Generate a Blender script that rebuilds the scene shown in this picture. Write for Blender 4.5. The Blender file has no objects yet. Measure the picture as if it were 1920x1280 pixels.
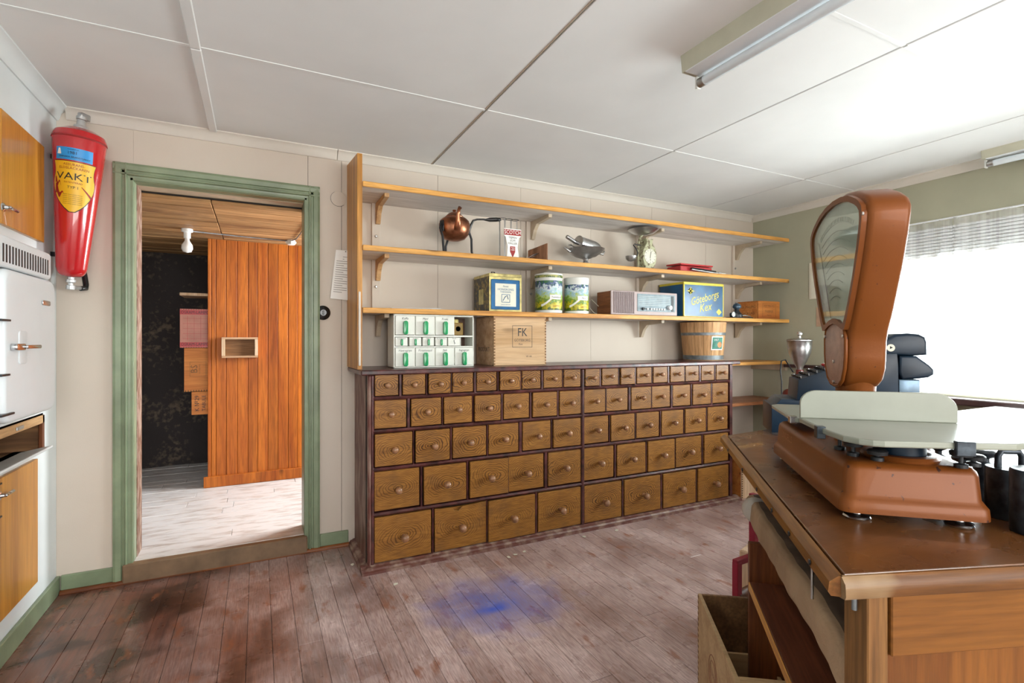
import bpy, bmesh, math, random
from mathutils import Matrix, Vector
random.seed(7)
R = math.radians
sc = bpy.context.scene
COL = sc.collection

# ------------------------------------------------ camera, world, lights, exposure
cam = bpy.data.cameras.new('camera'); camo = bpy.data.objects.new('camera', cam); COL.objects.link(camo)
cam.lens = 17.96; cam.sensor_width = 36; cam.clip_start = .02
cam.shift_y = -.001
camo.location = (0, 0, 1.25); camo.rotation_euler = (R(90), 0, R(-26.45))
sc.camera = camo
sc.view_settings.view_transform = 'Standard'; sc.view_settings.look = 'None'
sc.view_settings.gamma = 1; sc.view_settings.use_curve_mapping = False
sc.view_settings.exposure = 0.08
sc.cycles.use_denoising = True
sc.cycles.max_bounces = 8; sc.cycles.diffuse_bounces = 5; sc.cycles.glossy_bounces = 3
sc.cycles.transparent_max_bounces = 8; sc.cycles.sample_clamp_indirect = 6
sc.cycles.caustics_reflective = False; sc.cycles.caustics_refractive = False

w = bpy.data.worlds.new('world'); sc.world = w; w.use_nodes = True
nt = w.node_tree; nt.nodes.clear()
out = nt.nodes.new('ShaderNodeOutputWorld'); bg = nt.nodes.new('ShaderNodeBackground')
tc = nt.nodes.new('ShaderNodeTexCoord'); sx = nt.nodes.new('ShaderNodeSeparateXYZ'); cr = nt.nodes.new('ShaderNodeValToRGB')
nt.links.new(tc.outputs['Generated'], sx.inputs[0]); nt.links.new(sx.outputs[2], cr.inputs[0])
cr.color_ramp.elements[0].position = 0.0; cr.color_ramp.elements[0].color = (.55, .56, .55, 1)
cr.color_ramp.elements[1].position = 0.08; cr.color_ramp.elements[1].color = (.93, .97, 1, 1)
nt.links.new(cr.outputs[0], bg.inputs[0]); bg.inputs[1].default_value = 5.0
nt.links.new(bg.outputs[0], out.inputs[0])

def area(name, loc, rot, sx_, sy_, power, col=(1, 1, 1)):
    l = bpy.data.lights.new(name, 'AREA'); l.shape = 'RECTANGLE'; l.size = sx_; l.size_y = sy_
    l.energy = power; l.color = col
    o = bpy.data.objects.new(name, l); COL.objects.link(o); o.location = loc; o.rotation_euler = rot
    return o
# daylight through the shop window (right wall), fill from an added, unseen rear window, the window of the back room
area('window_daylight', (5.2, .85, 1.45), (R(90), 0, R(90)), 3.2, 1.5, 530, (.93, .97, 1))
area('rear_fill_light', (1.0, -2.75, 1.6), (R(90), 0, 0), 3.2, 1.4, 138, (1, .97, .93))
area('back_room_daylight', (1.95, 4.0, 1.6), (R(90), 0, R(90)), 1.0, 1.0, 170, (.92, .96, 1))

# ------------------------------------------------ helpers
def T(x=0, y=0, z=0): return Matrix.Translation((x, y, z))
def RX(a): return Matrix.Rotation(R(a), 4, 'X')
def RY(a): return Matrix.Rotation(R(a), 4, 'Y')
def RZ(a): return Matrix.Rotation(R(a), 4, 'Z')

class MB:
    def __init__(s): s.bm = bmesh.new()
    def box(s, x0, x1, y0, y1, z0, z1, bev=0, m=None, seg=1):
        r = bmesh.ops.create_cube(s.bm, size=1.0)
        vs = r['verts']
        M = T((x0+x1)/2, (y0+y1)/2, (z0+z1)/2) @ Matrix.Diagonal((abs(x1-x0), abs(y1-y0), abs(z1-z0), 1))
        if m is not None: M = m @ M
        bmesh.ops.transform(s.bm, matrix=M, verts=vs)
        if bev:
            es = list({e for v in vs for e in v.link_edges})
            bmesh.ops.bevel(s.bm, geom=es, offset=bev, segments=seg, profile=.5, affect='EDGES')
        return s
    def lathe(s, prof, n=24, m=None, cap=True):
        rings = []
        for r, z in prof:
            rings.append([s.bm.verts.new((r*math.cos(2*math.pi*i/n), r*math.sin(2*math.pi*i/n), z)) for i in range(n)])
        for a, b in zip(rings, rings[1:]):
            for i in range(n):
                s.bm.faces.new((a[i], a[(i+1) % n], b[(i+1) % n], b[i]))
        if cap:
            if prof[0][0] > 1e-5: s.bm.faces.new(rings[0][::-1])
            if prof[-1][0] > 1e-5: s.bm.faces.new(rings[-1])
        vs = [v for g in rings for v in g]
        if m is not None: bmesh.ops.transform(s.bm, matrix=m, verts=vs)
        return s
    def tube(s, pts, r, n=8, m=None, closed=False):
        pts = [Vector(p) for p in pts]; rings = []; N = len(pts)
        rr = r if isinstance(r, (list, tuple)) else [r]*N
        up = None
        for i, p in enumerate(pts):
            if closed: d = pts[(i+1) % N] - pts[i-1]
            else: d = pts[min(i+1, N-1)] - pts[max(i-1, 0)]
            d.normalize()
            if up is None:
                up = Vector((0, 0, 1)) if abs(d.z) < .9 else Vector((1, 0, 0))
            x = d.cross(up).normalized(); y = x.cross(d).normalized(); up = y
            rings.append([s.bm.verts.new(p + x*rr[i]*math.cos(2*math.pi*k/n) + y*rr[i]*math.sin(2*math.pi*k/n)) for k in range(n)])
        prs = list(zip(rings, rings[1:])) + ([(rings[-1], rings[0])] if closed else [])
        for a, b in prs:
            for k in range(n): s.bm.faces.new((a[k], b[k], b[(k+1) % n], a[(k+1) % n]))
        if not closed: s.bm.faces.new(rings[0]); s.bm.faces.new(rings[-1][::-1])
        vs = [v for g in rings for v in g]
        if m is not None: bmesh.ops.transform(s.bm, matrix=m, verts=vs)
        return s
    def prism(s, pts, h0, h1, axis='Z', bev=0, m=None, seg=2):
        def v3(p, h):
            if axis == 'Z': return (p[0], p[1], h)
            if axis == 'Y': return (p[0], h, p[1])
            return (h, p[0], p[1])
        a = [s.bm.verts.new(v3(p, h0)) for p in pts]; b = [s.bm.verts.new(v3(p, h1)) for p in pts]
        n = len(pts); fs = [s.bm.faces.new(a[::-1]), s.bm.faces.new(b)]
        for i in range(n): fs.append(s.bm.faces.new((a[i], a[(i+1) % n], b[(i+1) % n], b[i])))
        bmesh.ops.recalc_face_normals(s.bm, faces=fs)
        vs = a+b
        if bev:
            es = list(set(fs[0].edges) | set(fs[1].edges))
            r = bmesh.ops.bevel(s.bm, geom=es, offset=bev, segments=seg, profile=.5, affect='EDGES')
            vs = list({v for v in vs if v.is_valid} | set(r['verts']))
        if m is not None: bmesh.ops.transform(s.bm, matrix=m, verts=vs)
        return s
    def loft(s, rings, m=None, cap=True):
        R_ = [[s.bm.verts.new(p) for p in g] for g in rings]; n = len(R_[0])
        for a, b in zip(R_, R_[1:]):
            for i in range(n): s.bm.faces.new((a[i], a[(i+1) % n], b[(i+1) % n], b[i]))
        if cap: s.bm.faces.new(R_[0][::-1]); s.bm.faces.new(R_[-1])
        vs = [v for g in R_ for v in g]
        if m is not None: bmesh.ops.transform(s.bm, matrix=m, verts=vs)
        return s
    def grid(s, nx, ny, f):
        g = [[s.bm.verts.new(f(i/nx, j/ny)) for i in range(nx+1)] for j in range(ny+1)]
        for j in range(ny):
            for i in range(nx): s.bm.faces.new((g[j][i], g[j][i+1], g[j+1][i+1], g[j+1][i]))
        return s
    def text(s, string, size, m, depth=.0004, shear=0, align='CENTER', spacing=1.0, fn=None, xscale=1.0):
        c = bpy.data.curves.new('t', 'FONT'); c.body = string; c.size = size; c.extrude = 0; c.shear = shear
        c.align_x = align; c.align_y = 'CENTER'; c.space_character = spacing; c.resolution_u = 2
        o = bpy.data.objects.new('t', c); COL.objects.link(o)
        dg = bpy.context.evaluated_depsgraph_get(); me = bpy.data.meshes.new_from_object(o.evaluated_get(dg))
        bpy.data.objects.remove(o); bpy.data.curves.remove(c)
        tmp = bmesh.new(); tmp.from_mesh(me); bpy.data.meshes.remove(me)
        vm = {}
        for v in tmp.verts:
            p = Vector((v.co.x*xscale, v.co.y, 0))
            p = fn(p) if fn else m @ p
            vm[v] = s.bm.verts.new(p)
        for f in tmp.faces:
            try: s.bm.faces.new([vm[v] for v in f.verts])
            except ValueError: pass
        tmp.free(); return s
    def rect_ring(s, x0, x1, z0, z1, t, y):     # thin printed rectangle outline facing -Y
        for a in ((x0, x1, z0, z0+t), (x0, x1, z1-t, z1), (x0, x0+t, z0, z1), (x1-t, x1, z0, z1)):
            s.box(a[0], a[1], y-.0006, y, a[2], a[3])
        return s

def link(name, me, mat, parent, smooth):
    o = bpy.data.objects.new(name, me); COL.objects.link(o)
    if parent is not None: o.parent = parent
    return o
def obj(name, mb, mat, parent=None, smooth=False, loc=None, mtx=None):
    bmesh.ops.recalc_face_normals(mb.bm, faces=mb.bm.faces[:])
    me = bpy.data.meshes.new(name); mb.bm.to_mesh(me); mb.bm.free()
    me.materials.append(mat)
    if smooth:
        me.polygons.foreach_set('use_smooth', [True]*len(me.polygons))
        try: me.set_sharp_from_angle(angle=R(smooth if smooth > 1 else 40))
        except Exception: pass
    o = link(name, me, mat, parent, smooth)
    if loc: o.location = loc
    if mtx is not None: o.matrix_local = mtx
    return o
def inst(name, src, parent, m):
    o = bpy.data.objects.new(name, src.data); COL.objects.link(o); o.parent = parent; o.matrix_local = m
    return o
def thing(name, label, cat, loc=(0, 0, 0), rz=0, group=None, rot=None):
    o = bpy.data.objects.new(name, None); COL.objects.link(o); o.empty_display_size = .05
    o.location = loc; o.rotation_euler = rot if rot else (0, 0, R(rz)); o['label'] = label; o['category'] = cat
    if group: o['group'] = group
    return o
def tag(o, label, cat, group=None):
    o['label'] = label; o['category'] = cat
    if group: o['group'] = group
    return o
def struct(o): o['kind'] = 'structure'; return o
TX = RX(90)     # text plane: facing -Y, upright

# ------------------------------------------------ materials
class NT:
    def __init__(s, name):
        s.m = bpy.data.materials.new(name); s.m.use_nodes = True; s.t = s.m.node_tree; s.t.nodes.clear()
        s.out = s.n('ShaderNodeOutputMaterial'); s.b = s.n('ShaderNodeBsdfPrincipled'); s.l(s.b.outputs[0], s.out.inputs[0])
    def n(s, k, **kw):
        x = s.t.nodes.new(k)
        for a, b in kw.items(): setattr(x, a, b)
        return x
    def l(s, a, b): s.t.links.new(a, b)
    def coords(s, scale=(1, 1, 1), world=False, rnd=True):
        if world: src = s.n('ShaderNodeNewGeometry').outputs['Position']
        else: src = s.n('ShaderNodeTexCoord').outputs['Object']
        if rnd and not world:
            oi = s.n('ShaderNodeObjectInfo'); mu = s.n('ShaderNodeMath', operation='MULTIPLY'); mu.inputs[1].default_value = 13.7
            s.l(oi.outputs['Random'], mu.inputs[0]); ad = s.n('ShaderNodeVectorMath', operation='ADD')
            s.l(src, ad.inputs[0]); s.l(mu.outputs[0], ad.inputs[1]); src = ad.outputs[0]
        mp = s.n('ShaderNodeMapping'); mp.inputs['Scale'].default_value = scale; s.l(src, mp.inputs[0])
        return mp.outputs[0]
    def noise(s, v, sc_=5, det=3, dist=0, rough=.55):
        x = s.n('ShaderNodeTexNoise'); x.inputs['Scale'].default_value = sc_; x.inputs['Detail'].default_value = det
        x.inputs['Roughness'].default_value = rough; x.inputs['Distortion'].default_value = dist; s.l(v, x.inputs['Vector']); return x.outputs[0]
    def ramp(s, f, stops):
        x = s.n('ShaderNodeValToRGB'); e = x.color_ramp.elements
        while len(e) < len(stops): e.new(.5)
        for i, (p, c) in enumerate(stops):
            e[i].position = p; e[i].color = (*c, 1) if isinstance(c, (tuple, list)) else (c, c, c, 1)
        s.l(f, x.inputs[0]); return x.outputs[0]
    def mix(s, f, a, b, mode='MIX'):
        x = s.n('ShaderNodeMix', data_type='RGBA', blend_type=mode)
        for v, i in ((f, 0), (a, 6), (b, 7)):
            if hasattr(v, 'is_output'): s.l(v, x.inputs[i])
            elif i == 0: x.inputs[0].default_value = v
            else: x.inputs[i].default_value = (*v, 1)
        return x.outputs[2]
    def math(s, op, a, b=None, c=None):
        x = s.n('ShaderNodeMath', operation=op)
        for i, v in enumerate((a, b, c)):
            if v is None: continue
            if hasattr(v, 'is_output'): s.l(v, x.inputs[i])
            else: x.inputs[i].default_value = v
        return x.outputs[0]
    def bump(s, h, st=.2, d=.01):
        x = s.n('ShaderNodeBump'); x.inputs['Strength'].default_value = st; x.inputs['Distance'].default_value = d
        s.l(h, x.inputs['Height']); s.l(x.outputs[0], s.b.inputs['Normal'])
    def set(s, color=None, rough=None, metal=None, coat=None, spec=None):
        for k, v in (('Base Color', color), ('Roughness', rough), ('Metallic', metal), ('Coat Weight', coat), ('Specular IOR Level', spec)):
            if v is None: continue
            if hasattr(v, 'is_output'): s.l(v, s.b.inputs[k])
            else: s.b.inputs[k].default_value = (*v, 1) if isinstance(v, (tuple, list)) else v
        return s.m

def plain(name, col, rough=.5, metal=0, var=.12, sc_=8, bump=0, coat=None, spec=None):
    t = NT(name); v = t.coords(); n = t.noise(v, sc_, 4)
    d = tuple(max(0, c*(1-var*1.6)) for c in col); l = tuple(min(1, c*(1+var*.8)) for c in col)
    c = t.ramp(n, [(.3, d), (.7, l)])
    if bump: t.bump(t.noise(v, sc_*12, 2), bump, .004)
    return t.set(c, rough, metal, coat, spec)
def wood(name, dark, base, axis='X', sc_=1.0, rough=.45, knots=False, grain=.35, bump=.15, coat=None, stain=None):
    t = NT(name); S = {'X': (.9, 14, 14), 'Y': (14, .9, 14), 'Z': (14, 14, .9)}[axis]
    v = t.coords(tuple(a*sc_ for a in S))
    n1 = t.noise(v, 1.6, 4, .6); n2 = t.noise(t.coords(tuple(a*sc_*5 for a in S)), 2.5, 3)
    c = t.ramp(n1, [(.3, dark), (.62, base), (.85, tuple(min(1, x*1.15) for x in base))])
    g = t.ramp(n2, [(.35, 1-grain), (.6, 1.0)])
    c = t.mix(1.0, c, g, 'MULTIPLY')
    oi = t.n('ShaderNodeObjectInfo'); val = t.math('MULTIPLY_ADD', oi.outputs['Random'], .3, .85)
    hs = t.n('ShaderNodeHueSaturation'); t.l(val, hs.inputs['Value']); t.l(c, hs.inputs['Color']); c = hs.outputs[0]
    if knots:
        K = {'X': (1.1, 4, 4), 'Y': (4, 1.1, 4), 'Z': (4, 4, 1.1)}[axis]
        vo = t.n('ShaderNodeTexVoronoi'); vo.inputs['Scale'].default_value = 1.9*sc_; t.l(t.coords(K), vo.inputs['Vector'])
        k = t.ramp(vo.outputs['Distance'], [(.05, 1.0), (.11, 0.0)])
        c = t.mix(k, c, tuple(x*.3 for x in dark))
    if stain:
        s_ = t.ramp(t.noise(t.coords(), 2.2, 4), [(.56, 0.0), (.66, 1.0)])
        c = t.mix(t.math('MULTIPLY', s_, stain[1]), c, stain[0])
    t.bump(n2, bump, .004)
    return t.set(c, rough, 0, coat, .3)

M = {}
M['wall'] = (lambda t: (t.bump(t.noise(t.coords(world=True), 220, 2), .12, .002), t.set(
    t.mix(t.ramp(t.noise(t.coords(world=True), 1.1, 6, .4), [(.4, 0.0), (.75, .5)]), (.63, .555, .475), (.52, .44, .35)), .75))[1])(NT('cream wall board'))
M['wallgreen'] = plain('grey green distemper', (.40, .39, .285), .8, var=.08, sc_=2, bump=.1)
M['ceil'] = plain('ceiling board white', (.765, .76, .75), .7, var=.05, sc_=1.2, bump=.04)
M['dark'] = plain('dark void', (.02, .017, .014), .9)
M['white_trim'] = plain('old white paint trim', (.66, .61, .54), .5, var=.04, sc_=3)
M['green'] = plain('sage green gloss paint', (.215, .27, .165), .38, var=.16, sc_=6, bump=.05)
M['leftwhite'] = plain('bluish white lacquered board', (.68, .72, .72), .4, var=.05, sc_=3)
M['enamel'] = plain('white enamel', (.74, .78, .80), .42, var=.03, sc_=3, coat=.1)
M['birch'] = wood('honey birch veneer', (.42, .17, .025), (.60, .27, .04), 'Z', .45, .3, grain=.15, coat=.2)
M['pine_edge'] = wood('varnished pine', (.42, .17, .035), (.74, .38, .10), 'X', .8, .45, knots=True, grain=.25)
M['pine_v'] = wood('varnished pine upright', (.38, .15, .03), (.68, .32, .07), 'Z', .6, .4, knots=True, grain=.3)
M['shelf_white'] = wood('whitewashed pine', (.55, .50, .46), (.74, .70, .67), 'X', .7, .6, grain=.15)
M['bracket'] = plain('beige painted bracket', (.52, .42, .30), .5, var=.15)
M['bracket_pine'] = wood('pine bracket', (.48, .25, .10), (.68, .42, .20), 'Y', 1, .5, grain=.2)
M['maroon'] = plain('maroon oil paint', (.085, .022, .02), .35, var=.5, sc_=20, bump=.1, coat=.15)
M['maroon_worn'] = (lambda t: t.set(t.mix(t.ramp(t.noise(t.coords((3, 3, 1)), 6, 5), [(.45, 0.0), (.68, .75)]), (.12, .04, .03), (.36, .26, .20)), .5))(NT('worn maroon side board'))
M['knob'] = plain('worn wooden knob', (.33, .16, .075), .3, var=.25, sc_=30, coat=.3)
M['chrome'] = plain('chromed steel', (.62, .62, .62), .2, 1, var=.1)
M['alu'] = plain('dull aluminium', (.60, .60, .60), .3, 1, var=.25, sc_=10)
M['steel_dark'] = plain('dark iron', (.025, .027, .03), .4, .4, var=.3, sc_=20, bump=.1)
M['copperpot'] = plain('aged copper', (.48, .19, .10), .3, 1, var=.45, sc_=14)
M['red'] = plain('glossy fire red', (.52, .008, .012), .22, var=.12, sc_=3, coat=.6)
M['yellow'] = plain('yellow label', (.85, .50, .02), .4, var=.06)
M['blue'] = plain('light blue label', (.02, .28, .68), .4, var=.05)
M['black'] = plain('black print', (.012, .012, .014), .5, var=.1)
M['redprint'] = plain('red print', (.30, .012, .012), .5, var=.1)
M['whiteprint'] = plain('white print', (.85, .84, .80), .5, var=.02)
M['greenplastic'] = plain('green plastic pull', (.01, .30, .10), .25, var=.1, coat=.3)
M['rack'] = plain('cream white plastic', (.74, .745, .68), .3, var=.04)
M['rackdark'] = plain('rack cavity', (.10, .05, .03), .6)
M['brassglass'] = plain('amber jar', (.22, .13, .02), .25, var=.1)
M['boxwood'] = wood('raw crate pine', (.44, .24, .12), (.66, .42, .25), 'X', .8, .6, knots=True, grain=.18)
M['boxwood_pale'] = wood('pale crate pine', (.56, .36, .20), (.74, .54, .36), 'Z', .8, .6, grain=.18)  # paler crate wood with upright grain
M['boxwood_org'] = wood('orange crate pine', (.42, .12, .025), (.62, .235, .055), 'X', .8, .55, knots=True, grain=.2)
M['redbox'] = plain('pinkish crate paper', (.55, .24, .18), .6, var=.12)
M['gold'] = plain('gilt tin', (.62, .52, .20), .35, .2, var=.35, sc_=18)
M['tinblue'] = plain('blue tin print', (.008, .12, .30), .35, var=.2, sc_=15)
M['tindark'] = (lambda t: t.set(t.ramp(t.noise(t.coords((1, 1, 1)), 38, 4), [(.42, (.015, .022, .025)), (.56, (.10, .07, .02)), (.66, (.30, .22, .05))]), .4))(NT('dark patterned tin'))
M['cream'] = plain('cream paper', (.72, .70, .58), .6, var=.06)
M['paper'] = plain('yellowed paper', (.66, .62, .50), .7, var=.06)
def can_mat():
    t = NT('painted orchard can print'); v = t.coords(rnd=False); sp = t.n('ShaderNodeSeparateXYZ'); t.l(v, sp.inputs[0])
    z = t.math('ADD', t.math('MULTIPLY', sp.outputs[2], 4.6), t.math('MULTIPLY', t.math('SUBTRACT', t.noise(v, 45, 5), .5), .75))
    return t.set(t.ramp(z, [(.12, (.05, .10, .01)), (.28, (.60, .50, .02)), (.42, (.10, .22, .02)), (.55, (.42, .52, .12)), (.68, (.30, .48, .58)), (.80, (.62, .70, .68)), (.92, (.02, .05, .20)), (1.0, (.05, .16, .05))]), .4)
M['canprint'] = can_mat()
M['candark'] = (lambda t: t.set(t.ramp(t.noise(t.coords(), 50, 3), [(.42, (.03, .09, .02)), (.6, (.42, .40, .12))]), .4))(NT('leafy can band'))
M['whiteplastic'] = plain('white plastic', (.74, .74, .70), .4, var=.04)
M['radiowood'] = wood('teak radio case', (.15, .045, .02), (.28, .10, .04), 'Y', 1.2, .35, grain=.3)
M['radiofront'] = plain('pale pinkish radio face', (.36, .27, .255), .45, var=.05)
M['grille'] = plain('radio grille slats', (.30, .235, .23), .5, var=.1)
M['dial'] = plain('silvery dial', (.17, .23, .26), .45, .0, var=.2, sc_=30)
M['gkblue'] = plain('gothenburg blue tin', (.01, .10, .24), .3, var=.3, sc_=9)
M['gkyellow'] = plain('yellow tin edge', (.72, .60, .05), .4, var=.12)
M['stave'] = wood('bucket stave pine', (.44, .22, .08), (.66, .38, .18), 'Z', .7, .55, knots=True, grain=.25)
M['zinc'] = plain('grey zinc hoop', (.22, .24, .25), .5, .5, var=.25, sc_=25)
M['scalegreen'] = (lambda t: t.set(t.mix(t.ramp(t.noise(t.coords(), 45, 4), [(.50, 0.0), (.60, .9)]), (.46, .46, .29), (.12, .075, .04)), .45))(NT('chipped pale green enamel'))
M['redlac'] = plain('red lacquer', (.50, .03, .035), .35, var=.1)
M['copper'] = (lambda t: (t.bump(t.noise(t.coords(), 260, 2), .10, .001), t.set(t.mix(t.ramp(t.noise(t.coords(), 60, 3), [(.68, 0.0), (.72, 1.0)]), t.ramp(t.noise(t.coords(), 3, 2), [(.3, (.135, .037, .006)), (.7, (.19, .056, .009))]), (.04, .015, .01)), .42, .15, .06, .2))[1])(NT('copper hammered lacquer'))
M['dialplate'] = (lambda t: t.set(t.ramp(t.noise(t.coords(), 12, 3), [(.3, (.34, .38, .31)), (.7, (.42, .46, .38))]), .25, 0, .7))(NT('faded dial plate'))
M['pinkplate'] = plain('hammered pinkish plate', (.36, .22, .17), .35, .3, var=.15, sc_=40, bump=.2)
M['pan'] = plain('pale green enamel pan', (.25, .265, .215), .35, var=.07, sc_=6, coat=.1)
M['navy'] = plain('dark navy enamel', (.006, .020, .040), .38, var=.35, sc_=7, spec=.3)
M['navygrey'] = plain('worn steel blue', (.10, .16, .22), .3, .4, var=.3, sc_=12)
M['iron'] = (lambda t: (t.bump(t.noise(t.coords(), 60, 3), .25, .002), t.set(t.ramp(t.noise(t.coords(), 30, 5), [(.4, (.012, .016, .022)), (.7, (.06, .075, .09))]), .38, .5))[1])(NT('cast iron weight'))
M['brownred'] = plain('brown red grinder paint', (.16, .025, .02), .3, var=.2, coat=.3)
M['sill'] = plain('dark brown painted sill', (.06, .028, .028), .35, var=.2)
M['whitetable'] = (lambda t: t.set(t.mix(t.ramp(t.noise(t.coords(), 38, 3), [(.70, 0.0), (.73, .7)]), (.70, .70, .68), (.2, .15, .1)), .2, 0, .5))(NT('white laminate with specks'))
M['fixture'] = plain('greenish cream fixture', (.50, .49, .38), .45, var=.06)
M['whitemetal'] = plain('white lacquered metal', (.74, .76, .78), .35, var=.03)
M['tubeglass'] = plain('unlit fluorescent tube', (.74, .80, .84), .15, var=.02, coat=.3)
M['dusty'] = plain('dusty glass bulb', (.70, .68, .64), .15, var=.05)
M['cloth'] = (lambda t: (t.bump(t.noise(t.coords(), 9, 4, 1.2), .5, .02), t.set(t.ramp(t.noise(t.coords(), 5, 4), [(.3, (.27, .17, .095)), (.7, (.42, .285, .17))]), .85))[1])(NT('brown wrapping cloth'))
M['countertop'] = (lambda t: (t.bump(t.noise(t.coords((2, 9, 1)), 12, 3), .08, .003), t.set(t.mix(t.ramp(t.noise(t.coords(), 3.2, 5), [(.48, 0.0), (.70, .8)]), t.ramp(t.noise(t.coords((1.2, 9, 9)), 2.4, 4), [(.3, (.105, .038, .011)), (.7, (.175, .067, .018))]), (.06, .024, .010)), t.ramp(t.noise(t.coords(), 6, 4), [(.3, .18), (.7, .40)]), 0, .3))[1])(NT('varnished counter top'))
M['nosing'] = wood('worn oak nosing', (.15, .055, .012), (.32, .145, .032), 'X', .7, .4, grain=.35, stain=((.09, .05, .02), .8))
M['nosing_worn'] = wood('chipped counter edge', (.08, .03, .008), (.17, .066, .014), 'X', .7, .45, grain=.3, stain=((.40, .29, .16), .8))
M['nosing_post'] = wood('worn oak post', (.13, .055, .016), (.26, .125, .04), 'Z', .7, .5, grain=.35)
M['counter_panel'] = wood('veneered counter panel', (.12, .038, .007), (.20, .072, .013), 'Z', .6, .4, grain=.25)
M['counter_rail'] = wood('veneered counter rail', (.11, .038, .007), (.195, .074, .013), 'X', .6, .4, grain=.25)
M['brownboard'] = wood('red brown stained plank', (.075, .022, .012), (.20, .065, .03), 'X', .7, .4, knots=True, grain=.3)
M['brownend'] = wood('brown upright board', (.07, .022, .01), (.20, .06, .018), 'Z', .7, .45, grain=.3)
M['crimson'] = plain('crimson metal paint', (.30, .008, .03), .4, var=.1)
M['cratewood'] = wood('pale loose crate wood', (.40, .25, .12), (.58, .40, .21), 'Y', .6, .6, grain=.15)
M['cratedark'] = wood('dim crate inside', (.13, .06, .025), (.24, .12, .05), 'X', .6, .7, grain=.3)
M['bakelite'] = plain('black bakelite', (.012, .012, .012), .25, var=.1)
M['oldwood'] = (lambda t: t.set(t.mix(t.ramp(t.noise(t.coords((3, 3, 1)), 16, 5), [(.45, 0.0), (.58, .9)]), (.12, .05, .022), (.28, .20, .15)), .6))(NT('flaking brown door jamb'))
M['sillbeam'] = plain('scuffed brown threshold', (.20, .125, .07), .5, var=.25, sc_=7)
M['quarter'] = wood('orange brown moulding', (.12, .035, .012), (.28, .09, .025), 'X', .8, .4, grain=.3)
M['panelwood'] = wood('orange varnished tongue board', (.27, .055, .006), (.47, .130, .013), 'Z', .6, .5, knots=True, grain=.3)
M['roofplank'] = wood('raw ceiling plank', (.26, .12, .04), (.58, .34, .15), 'X', .6, .6, knots=True, grain=.35, stain=((.16, .08, .04), .6))
M['backfloor'] = (lambda t: (t.bump(t.noise(t.coords((1, 12, 1)), 9, 3), .2, .004), t.set(t.mix(t.ramp(t.noise(t.coords((1.5, 5, 1)), 5, 6), [(.48, 0.0), (.7, .7)]), (.62, .60, .58), (.30, .23, .18)), .4))[1])(NT('worn grey painted boards'))
M['soot'] = (lambda t: (t.bump(t.noise(t.coords(world=True), 18, 5), .6, .02), t.set(t.mix(t.ramp(t.math('MULTIPLY', t.noise(t.coords(world=True), 3.0, 6), t.ramp(t.noise(t.coords(world=True), 26, 4), [(.35, .5), (.7, 1.2)])), [(.44, 0.0), (.70, .6)]), (.024, .018, .017), (.16, .115, .075)), .85))[1])(NT('sooty plaster'))

def drawer_mat():
    t = NT('oak grained drawer front')
    oi = t.n('ShaderNodeObjectInfo'); r = oi.outputs['Random']
    co = t.n('ShaderNodeTexCoord').outputs['Object']
    off = t.n('ShaderNodeCombineXYZ')
    t.l(t.math('MULTIPLY', t.math('SUBTRACT', r, .5), .05), off.inputs[0]); t.l(t.math('MULTIPLY', t.math('SUBTRACT', t.math('FRACT', t.math('MULTIPLY', r, 17.3)), .5), .03), off.inputs[2])
    ad = t.n('ShaderNodeVectorMath', operation='ADD'); t.l(co, ad.inputs[0]); t.l(off.outputs[0], ad.inputs[1])
    mp = t.n('ShaderNodeMapping'); mp.inputs['Scale'].default_value = (.62, .01, 1.0); t.l(ad.outputs[0], mp.inputs[0])
    nv = t.n('ShaderNodeVectorMath', operation='ADD'); t.l(co, nv.inputs[0]); t.l(t.math('MULTIPLY', r, 9.0), nv.inputs[1])
    nn = t.n('ShaderNodeTexNoise'); nn.inputs['Scale'].default_value = 11; nn.inputs['Detail'].default_value = 2; t.l(nv.outputs[0], nn.inputs['Vector'])
    ln = t.n('ShaderNodeVectorMath', operation='LENGTH'); t.l(mp.outputs[0], ln.inputs[0])
    d = t.math('ADD', ln.outputs['Value'], t.math('MULTIPLY', nn.outputs[0], .055))
    w_ = t.math('SINE', t.math('MULTIPLY', d, 640.0))
    ring = t.ramp(w_, [(.35, 0.0), (.9, 1.0)])
    # rings fade out away from the heart and vary by drawer
    fade = t.ramp(d, [(.07, 1.0), (.14, .3)])
    amt = t.math('MULTIPLY', t.math('MULTIPLY', ring, fade), t.math('MULTIPLY_ADD', t.math('FRACT', t.math('MULTIPLY', r, 7.7)), .6, .5))
    mp2 = t.n('ShaderNodeMapping'); mp2.inputs['Scale'].default_value = (7, 7, 60); t.l(nv.outputs[0], mp2.inputs[0])
    g = t.noise(mp2.outputs[0], 2.5, 4)
    base = t.ramp(g, [(.3, (.20, .080, .014)), (.6, (.305, .132, .025)), (.8, (.37, .17, .036))])
    wear = t.ramp(t.noise(nv.outputs[0], 8, 5), [(.5, 0.0), (.75, .55)])
    base = t.mix(wear, base, (.13, .062, .026))
    c = t.mix(amt, base, (.045, .015, .004))
    t.bump(t.noise(nv.outputs[0], 90, 2), .08, .002)
    return t.set(c, .42, 0, .08, .3)
M['drawer'] = drawer_mat()

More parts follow.
